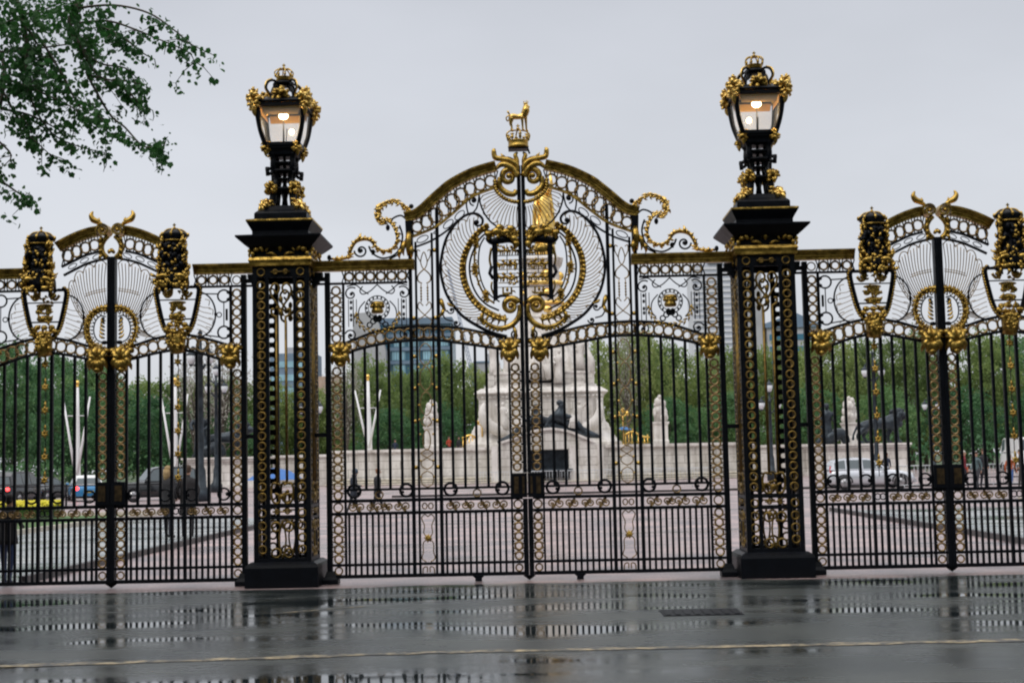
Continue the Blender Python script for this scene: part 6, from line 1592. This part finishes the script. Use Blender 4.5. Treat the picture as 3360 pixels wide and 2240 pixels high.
def tree_mesh(seed, H, Rr, leaf, per=74, size=.175, base=.12, sparse=1.0):
    rn = random.Random(seed)
    cl = []; n = int(175 * sparse)
    for k in range(n):
        while True:
            p = Vector((rn.uniform(-1, 1), rn.uniform(-1, 1), rn.uniform(-1, 1)))
            if .25 < p.length < 1: break
        f = 1 + .22 * math.sin(3 * math.atan2(p.y, p.x) + seed) + .12 * math.sin(5 * p.z * 2 + seed)
        wz = (H * (1 - base)) / 2
        zz = H * base + wz + p.z * wz
        taper = 1.0 - .35 * max(0, p.z) ** 2
        cl.append(((p.x * Rr * f * taper, p.y * Rr * f * taper, min(zz, H * .985)), rn.uniform(.5, 1.0) * H * .052))
    mb = MB(); leafcloud(mb, rn, cl, per, size, 1.0)
    tb = MB()
    tb.tube(spline([(0, 0, -.1), (.1, 0, H * .2), (-.05, .1, H * .45), (0, 0, H * .75)], 4), [.028 * H, .022 * H, .013 * H, .004 * H], 8)
    for k in range(int(9 * (4 if sparse < .8 else 1))):
        c = cl[rn.randrange(len(cl))][0]; z0 = rn.uniform(.2, .6) * H
        tb.tube(spline([(0, 0, z0), (c[0] * .4, c[1] * .4, z0 + (c[2] - z0) * .35), c], 3), [.008 * H, .004 * H, .0015 * H], 5)
    return mb, tb
def make_tree(seed, H, Rr, leaf, label, name='broadleaf_tree', **kw):
    mb, tb = tree_mesh(seed, H, Rr, leaf, **kw)
    root = thing(name, label, 'tree', (0, 0, 0)); mb.build('crown', leaf, root); tb.build('trunk', BARK, root)
    return root
protos = [make_tree(11, 12, 4.3, LF2, '-', base=.06), make_tree(12, 12, 4.0, LF1, '-', base=.08), make_tree(13, 12, 4.6, LF1, '-', base=.06), make_tree(14, 12, 4.2, LF1, '-', base=.10), make_tree(15, 12, 4.4, LF2, '-', base=.05)]
bare = make_tree(21, 12, 3.6, LF3, '-', per=14, size=.12, base=.35, sparse=.7)
GL, GC, GR = 'dark trees behind the left side gate', 'trees left of the memorial', 'trees right of the memorial'
TREES = [(-51.7, 120, 14.3, 4.2, 0, GL), (-53.2, 135, 14.5, 4.6, 4, GL), (-46.0, 125, 12.6, 4.0, 0, GL), (-48.0, 140, 12.8, 4.2, 4, GL), (-47.1, 150, 12.5, 4.4, 1, GL), (-39.5, 135, 11.4, 3.8, 2, GL), (-39.7, 150, 12.5, 4.2, 1, GL), (-33.7, 140, 11.8, 4.2, 3, GL), (-32.0, 150, 12.0, 3.6, 2, GL), (-27.5, 150, 11.2, 3.8, 1, GL), (-37, 116, 8.5, 3.6, 0, GL), (-31, 118, 8.0, 3.6, 4, GL), (-43, 112, 9.5, 3.6, 4, GL), (-23.5, 150, 11.6, 3.8, 3, GL),
         (-18.9, 140, 13.7, 3.6, 2, GC), (-16.4, 150, 13.0, 3.4, 1, GC), (-13.2, 135, 12.0, 2.9, 3, GC), (-10.7, 145, 14.4, 3.8, 1, GC), (-7.2, 150, 13.0, 3.6, 2, GC), (-3.4, 148, 12.4, 3.6, 3, GC), (-14.8, 122, 7.0, 3.0, 0, GC), (-9.4, 124, 7.6, 3.0, 4, GC),
         (7.8, 140, 15.0, 3.5, 2, GR), (10.9, 135, 15.6, 3.8, 3, GR), (15.4, 150, 15.7, 4.2, 1, GR), (18.7, 140, 13.4, 3.4, 2, GR), (23.2, 150, 14.4, 3.9, 3, GR), (26.2, 140, 14.2, 3.6, 1, GR), (31.6, 150, 14.6, 3.6, 2, GR), (31.0, 130, 14.3, 3.9, 3, GR), (36.6, 140, 14.8, 4.1, 1, GR), (39.1, 130, 14.3, 3.8, 2, GR), (44.5, 145, 14.9, 4.2, 3, GR), (47.1, 130, 14.3, 4.1, 1, GR), (53.3, 140, 14.6, 4.3, 0, GR), (13.2, 122, 7.6, 3.2, 4, GR), (19.0, 124, 8.0, 3.4, 0, GR), (27, 122, 8.5, 3.4, 4, GR), (34, 120, 8.0, 3.4, 0, GR), (42, 121, 8.0, 3.6, 4, GR), (50, 120, 8.6, 3.6, 0, GR), (57, 128, 13, 4, 4, GR)]
used = set()
for i, (x, y, h, r, k, g) in enumerate(TREES):
    t = copy_tree(protos[k]) if k in used else protos[k]
    used.add(k); s_ = h / 12
    t.location = (x, y, 0); t.scale = (r / 4.2, r / 4.2, s_); t.rotation_euler = (0, 0, i * 1.7)
    big = h > 9.6
    if g == GL: lab = 'dense green tree in the park belt beyond the parked taxis and flagpoles' if big else 'low dark green tree in front of the belt beyond the flagpoles'
    elif g == GC: lab = 'olive-green spring tree between the glass office block and the memorial' if big else 'low dark green tree behind the terrace wall left of the memorial'
    else: lab = 'tall olive-green spring tree in the belt right of the memorial' if big else 'low dark green tree in front of the belt right of the memorial'
    t['label'] = lab; t['group'] = g if big else 'low ' + g.replace('dark ', '')
    t['category'] = 'tree'
for i, (x, y, h, r) in enumerate(((-28.7, 110, 13.3, 3.2), (-31.6, 112, 12.6, 3.0), (-17.6, 112, 11.6, 2.2), (8.6, 116, 14.6, 1.8))):
    t = bare if i == 0 else copy_tree(bare)
    t.location = (x, y, 0); t.scale = (r / 3.6, r / 3.6, h / 12); t.rotation_euler = (0, 0, i * 2.1)
    t['category'] = 'tree'; t.name = 'budding_tree'
    t['label'] = ['nearly bare budding tree behind the ornate lamp post', 'nearly bare budding tree just left of the ornate lamp post', 'nearly bare budding tree at the third flagpole', 'pale blossoming tree right behind the memorial'][i]
# park trees on the near side, behind the viewer: they shade the gate front
PARK = make_tree(31, 12, 5.5, LF2, 'large dark park tree on the near side of the gates, beside the overhanging one', name='park_tree', per=60, size=.26, base=.16)
for i, (x, y, h, r) in enumerate(((-12, -27, 19, 8), (-1, -31, 20, 9), (11, -27, 19, 8), (22, -20, 18, 8), (-22, -18, 18, 8), (-14, -14.5, 15, 5.0), (15.5, -15, 15, 5.0), (-32, -10, 17, 7), (32, -10, 17, 7))):
    t = PARK if i == 0 else copy_tree(PARK)
    t.location = (x, y, 0); t.scale = (r / 5.5, r / 5.5, h / 12); t.rotation_euler = (0, 0, i * 1.3); t['group'] = 'park trees on the near side'; t['category'] = 'tree'
# low hedge along the park
m = MB(); rn = random.Random(5)
leafcloud(m, rn, [((x, 105 + rn.uniform(-1, 1), rn.uniform(.3, 2.4)), .7) for x in [-62 + .55 * k for k in range(64)]], 16, .22, 1.0)
tag(m.build('hedge', LF2, None, (-45, 105, 0)), 'dark clipped hedge running behind the flowers and cars on the left', 'hedge')
m = MB()
leafcloud(m, rn, [((x, 108 + rn.uniform(-1, 1), rn.uniform(.3, 2.6)), .7) for x in [29 + .55 * k for k in range(60)]], 16, .22, 1.0)
tag(m.build('hedge', LF2, None, (45, 108, 0)), 'dark hedge behind the pedestrians and white van on the right', 'hedge')

# overhanging foreground tree
PLANE = leafmat('plane_tree_leaves', (.02, .085, .02), (.05, .16, .035), (.11, .25, .055), 2.2, .45)
FY = -8.5
TW_ = [[(-3.44,5.27),(-3.14,5.29),(-2.86,5.22),(-2.65,5.07),(-2.52,4.96),(-2.34,4.87)],[(-3.49,5.14),(-3.21,5.17),(-3.00,5.11),(-2.83,5.04),(-2.58,4.93),(-2.53,4.85)],[(-3.45,5.02),(-3.28,4.84),(-3.07,4.80),(-2.98,4.71)],[(-3.38,4.91),(-3.24,4.70),(-3.00,4.64),(-2.84,4.60)],[(-3.35,4.73),(-3.07,4.62),(-2.93,4.48),(-2.84,4.44)],[(-3.35,4.73),(-3.17,4.41),(-3.04,4.29),(-2.90,4.14),(-2.79,4.13),(-2.69,4.20)],[(-3.84,4.82),(-3.80,4.53),(-3.66,4.29),(-3.48,4.19),(-3.24,4.13)],[(-4.04,4.65),(-3.83,4.29),(-3.69,4.15),(-3.59,4.06)],[(-4.11,4.26),(-3.93,4.08),(-4.04,3.95)],[(-4.11,3.95),(-3.90,3.80),(-3.78,3.71)],[(-4.05,5.14),(-3.84,5.21),(-3.63,5.24),(-3.42,5.30)],[(-4.05,4.93),(-3.77,4.96),(-3.52,5.00),(-3.35,5.02)],[(-4.04,4.72),(-3.83,4.64),(-3.52,4.49),(-3.35,4.38),(-3.26,4.28)],[(-4.04,4.47),(-3.83,4.43),(-3.62,4.32),(-3.55,4.25)],[(-3.70,4.99),(-3.52,4.70),(-3.38,4.45),(-3.17,4.34)],[(-3.25,5.12),(-3.07,5.03),(-2.91,4.90),(-2.83,4.86)],[(-3.98,5.42),(-3.84,5.14),(-3.73,4.89),(-3.83,4.71)]]
LIMB = [[(-3.35,5.75),(-3.41,5.39),(-3.44,5.27),(-3.49,5.14),(-3.44,5.02),(-3.35,4.87),(-3.35,4.73)],[(-4.6,5.75),(-3.98,5.42),(-3.84,5.06),(-3.84,4.82)],[(-4.6,5.3),(-4.05,4.93),(-4.04,4.47)]]
rn = random.Random(42)
pt = thing('overhanging_tree', 'leafy tree overhanging the top left corner, nearer than the gates', 'tree', (-9.5, FY + 1, 0))
m = MB(); m.tube(spline([(-9.5, FY + 1, -.1), (-9.4, FY + 1, 2), (-9.1, FY + .8, 4), (-8.6, FY + .5, 6.2), (-8.2, FY, 8.5)], 5), [.42, .34, .28, .2, .08], 12); m.build('trunk', BARK, pt)
m = MB()
m.tube(spline([(-9.0, FY + .7, 4.6), (-7.4, FY + .3, 6.0), (-5.8, FY, 6.3), (-4.4, FY, 6.1), (-3.35, FY, 5.75)], 5), [.16, .12, .09, .07, .05], 8)
m.tube(spline([(-7.4, FY + .3, 6.0), (-6.0, FY + .2, 5.9), (-4.6, FY, 5.75)], 5), [.08, .06, .04], 7); m.tube(spline([(-8.8, FY + .7, 5.0), (-6.5, FY, 5.6), (-4.6, FY, 5.3)], 5), [.09, .06, .03], 7)
for i, l in enumerate(LIMB): m.tube(spline([(x, FY, z) for x, z in l], 5), [.034 if i == 0 else .026, .012], 6)
twigs = []
for t in TW_:
    yo = rn.uniform(-.25, .25); P = spline([(x, FY + yo * k / len(t), z) for k, (x, z) in enumerate(t)], 5); m.tube(P, [.011, .003], 4); twigs.append(P)
    for k in range(5):   # side shoots
        p = P[rn.randrange(len(P))]; q = p + Vector((rn.uniform(-.16, .2), rn.uniform(-.3, .3), rn.uniform(-.2, .05))); m.tube([p, (p + q) / 2 + Vector((0, 0, .02)), q], [.005, .002], 4); twigs.append([p, (p + q) / 2, q])
m.build('branches', BARK, pt)
m = MB()
def leaf5(p, s_):      # lobed leaf
    a = Vector((rn.uniform(-1, 1), rn.uniform(-1, 1), rn.uniform(-1.2, -.1))).normalized(); n_ = Vector((rn.uniform(-1, 1), rn.uniform(-1, 1), rn.uniform(-1, 1))); n_ = (n_ - a * n_.dot(a)).normalized(); b = a.cross(n_)
    k_ = rn.uniform(.75, 1.1); pr = [(0, 0), (.34, .12), (.40, .36), (.46, .60), (.24, .74), (0, 1.02), (-.24, .74), (-.46, .60), (-.40, .36), (-.34, .12)]; pr = [(x * k_, y) for x, y in pr]
    vs = [p + b * (x * s_) + a * (y * s_) + n_ * (abs(x) * .25 * s_) for x, y in pr]; m.add(vs, [(0, 1, 2, 3, 4, 5), (0, 5, 6, 7, 8, 9)], False)
for P in twigs:
    Ln = length(P); ph_ = rn.uniform(0, 6); n_ = int(Ln * 190) + 8
    for k in range(n_):
        t = rn.random() ** .9; p = P[min(len(P) - 1, int(t * len(P)))]
        if math.sin(t * Ln * 26 + ph_) < -.35: continue
        f = 1.15 if p.x < -3.25 and p.z > 4.3 else .7
        if rn.random() > .55 + .5 * f * .6: continue
        c = p + Vector((rn.gauss(0, .036 * f), rn.gauss(0, .1), rn.gauss(-.02, .036 * f)))
        leaf5(c, rn.uniform(.02, .05) if rn.random() < .8 else rn.uniform(.05, .065))
for k in range(4200):      # fuller inner mass towards the trunk
    x = -3.35 - abs(rn.gauss(0, .55)); z = rn.gauss(4.95, .33)
    if z < 4.2 + .18 * (x + 4.2) or x < -5.2: continue
    c = Vector((x, FY + rn.gauss(0, .4), z)); 
    if math.sin(x * 11.1) + math.sin(z * 10.3 + x * 4) + .6 * math.sin(x * 23 - z * 17) < -.2: continue
    leaf5(c, rn.uniform(.025, .055))
for k in range(1400):     # crown out of frame
    c = Vector((rn.uniform(-9.5, -4.3), FY + rn.gauss(0, 1.1), rn.uniform(5.3, 9.0))); leaf5(c, rn.uniform(.06, .13))
for P in twigs:
    if rn.random() < .6:
        p = P[-1]; m.tube([p, p + Vector((.01, 0, -.05)), p + Vector((0, 0, -rn.uniform(.06, .12)))], [.004, .004, .002], 4)
m.build('crown', PLANE, pt)

# ------------------------------------------------------------------ sky, sun, camera
W = bpy.data.worlds.new('World'); SC.world = W; W.use_nodes = True; nt = W.node_tree; L = nt.links.new
bg = nt.nodes['Background']
SE, SR = math.radians(48), math.radians(215)
sky = nt.nodes.new('ShaderNodeTexSky'); sky.sky_type = 'NISHITA'; sky.sun_disc = False; sky.sun_elevation = SE; sky.sun_rotation = SR; sky.dust_density = 4; sky.air_density = 1.5
tc = nt.nodes.new('ShaderNodeTexCoord'); sp_ = nt.nodes.new('ShaderNodeSeparateXYZ'); L(tc.outputs['Generated'], sp_.inputs[0])
mp = nt.nodes.new('ShaderNodeMapping'); mp.inputs['Scale'].default_value = (1.2, 1.2, 3.2); L(tc.outputs['Generated'], mp.inputs['Vector'])
nz = nt.nodes.new('ShaderNodeTexNoise'); nz.inputs['Scale'].default_value = 1.6; nz.inputs['Detail'].default_value = 5; nz.inputs['Roughness'].default_value = .5; L(mp.outputs['Vector'], nz.inputs['Vector'])
rmp = nt.nodes.new('ShaderNodeValToRGB'); e = rmp.color_ramp.elements     # overcast layer: brighter towards the zenith
e[0].position = 0.0; e[0].color = (7.7, 7.95, 8.45, 1); e[1].position = 1.0; e[1].color = (20, 20, 20.4, 1)
x = e.new(.08); x.color = (7.35, 7.6, 8.15, 1); x = e.new(.38); x.color = (6.2, 6.4, 7.0, 1); x = e.new(.6); x.color = (13.5, 13.6, 14.0, 1)
L(sp_.outputs['Z'], rmp.inputs['Fac'])
mr = nt.nodes.new('ShaderNodeMapRange'); mr.inputs['From Min'].default_value = .3; mr.inputs['From Max'].default_value = .7; mr.inputs['To Min'].default_value = .90; mr.inputs['To Max'].default_value = 1.09; L(nz.outputs['Fac'], mr.inputs['Value'])
mu = nt.nodes.new('ShaderNodeMix'); mu.data_type = 'RGBA'; mu.blend_type = 'MULTIPLY'; mu.inputs['Factor'].default_value = 1; L(rmp.outputs['Color'], mu.inputs['A']); L(mr.outputs['Result'], mu.inputs['B'])
mx = nt.nodes.new('ShaderNodeMix'); mx.data_type = 'RGBA'; mx.inputs['Factor'].default_value = .9; L(sky.outputs['Color'], mx.inputs['A']); L(mu.outputs['Result'], mx.inputs['B'])
L(mx.outputs['Result'], bg.inputs['Color']); bg.inputs['Strength'].default_value = .1
S = bpy.data.lights.new('sun', 'SUN'); S.energy = .9; S.angle = math.radians(24); S.color = (1, .96, .9)
so = bpy.data.objects.new('sun', S); COL.objects.link(so)
d = Vector((math.sin(SR) * math.cos(SE), math.cos(SR) * math.cos(SE), math.sin(SE)))
so.rotation_euler = d.to_track_quat('Z', 'Y').to_euler(); so.location = d * 50

cam = bpy.data.cameras.new('camera'); cam.lens = 50; cam.sensor_width = 36; cam.clip_end = 3000; cam.clip_start = .1
co = bpy.data.objects.new('camera', cam); COL.objects.link(co)
yaw, pitch, roll = -.0174, math.atan(276 / 3267), -.0212
f = Vector((math.sin(yaw) * math.cos(pitch), math.cos(yaw) * math.cos(pitch), math.sin(pitch))); r = Vector((math.cos(yaw), -math.sin(yaw), 0)); u = r.cross(f)
c, s_ = math.cos(roll), math.sin(roll)
r2 = r * c + u * s_; u2 = u * c - r * s_
co.matrix_world = Matrix(((r2.x, u2.x, -f.x, .169), (r2.y, u2.y, -f.y, -19.5), (r2.z, u2.z, -f.z, 1.6), (0, 0, 0, 1)))
SC.camera = co
SC.view_settings.view_transform = 'Standard'; SC.view_settings.look = 'None'; SC.view_settings.exposure = 0; SC.view_settings.gamma = 1
SC.cycles.pixel_filter_type = 'BLACKMAN_HARRIS'; SC.cycles.filter_width = 2.15
SC.cycles.max_bounces = 6; SC.cycles.transparent_max_bounces = 16
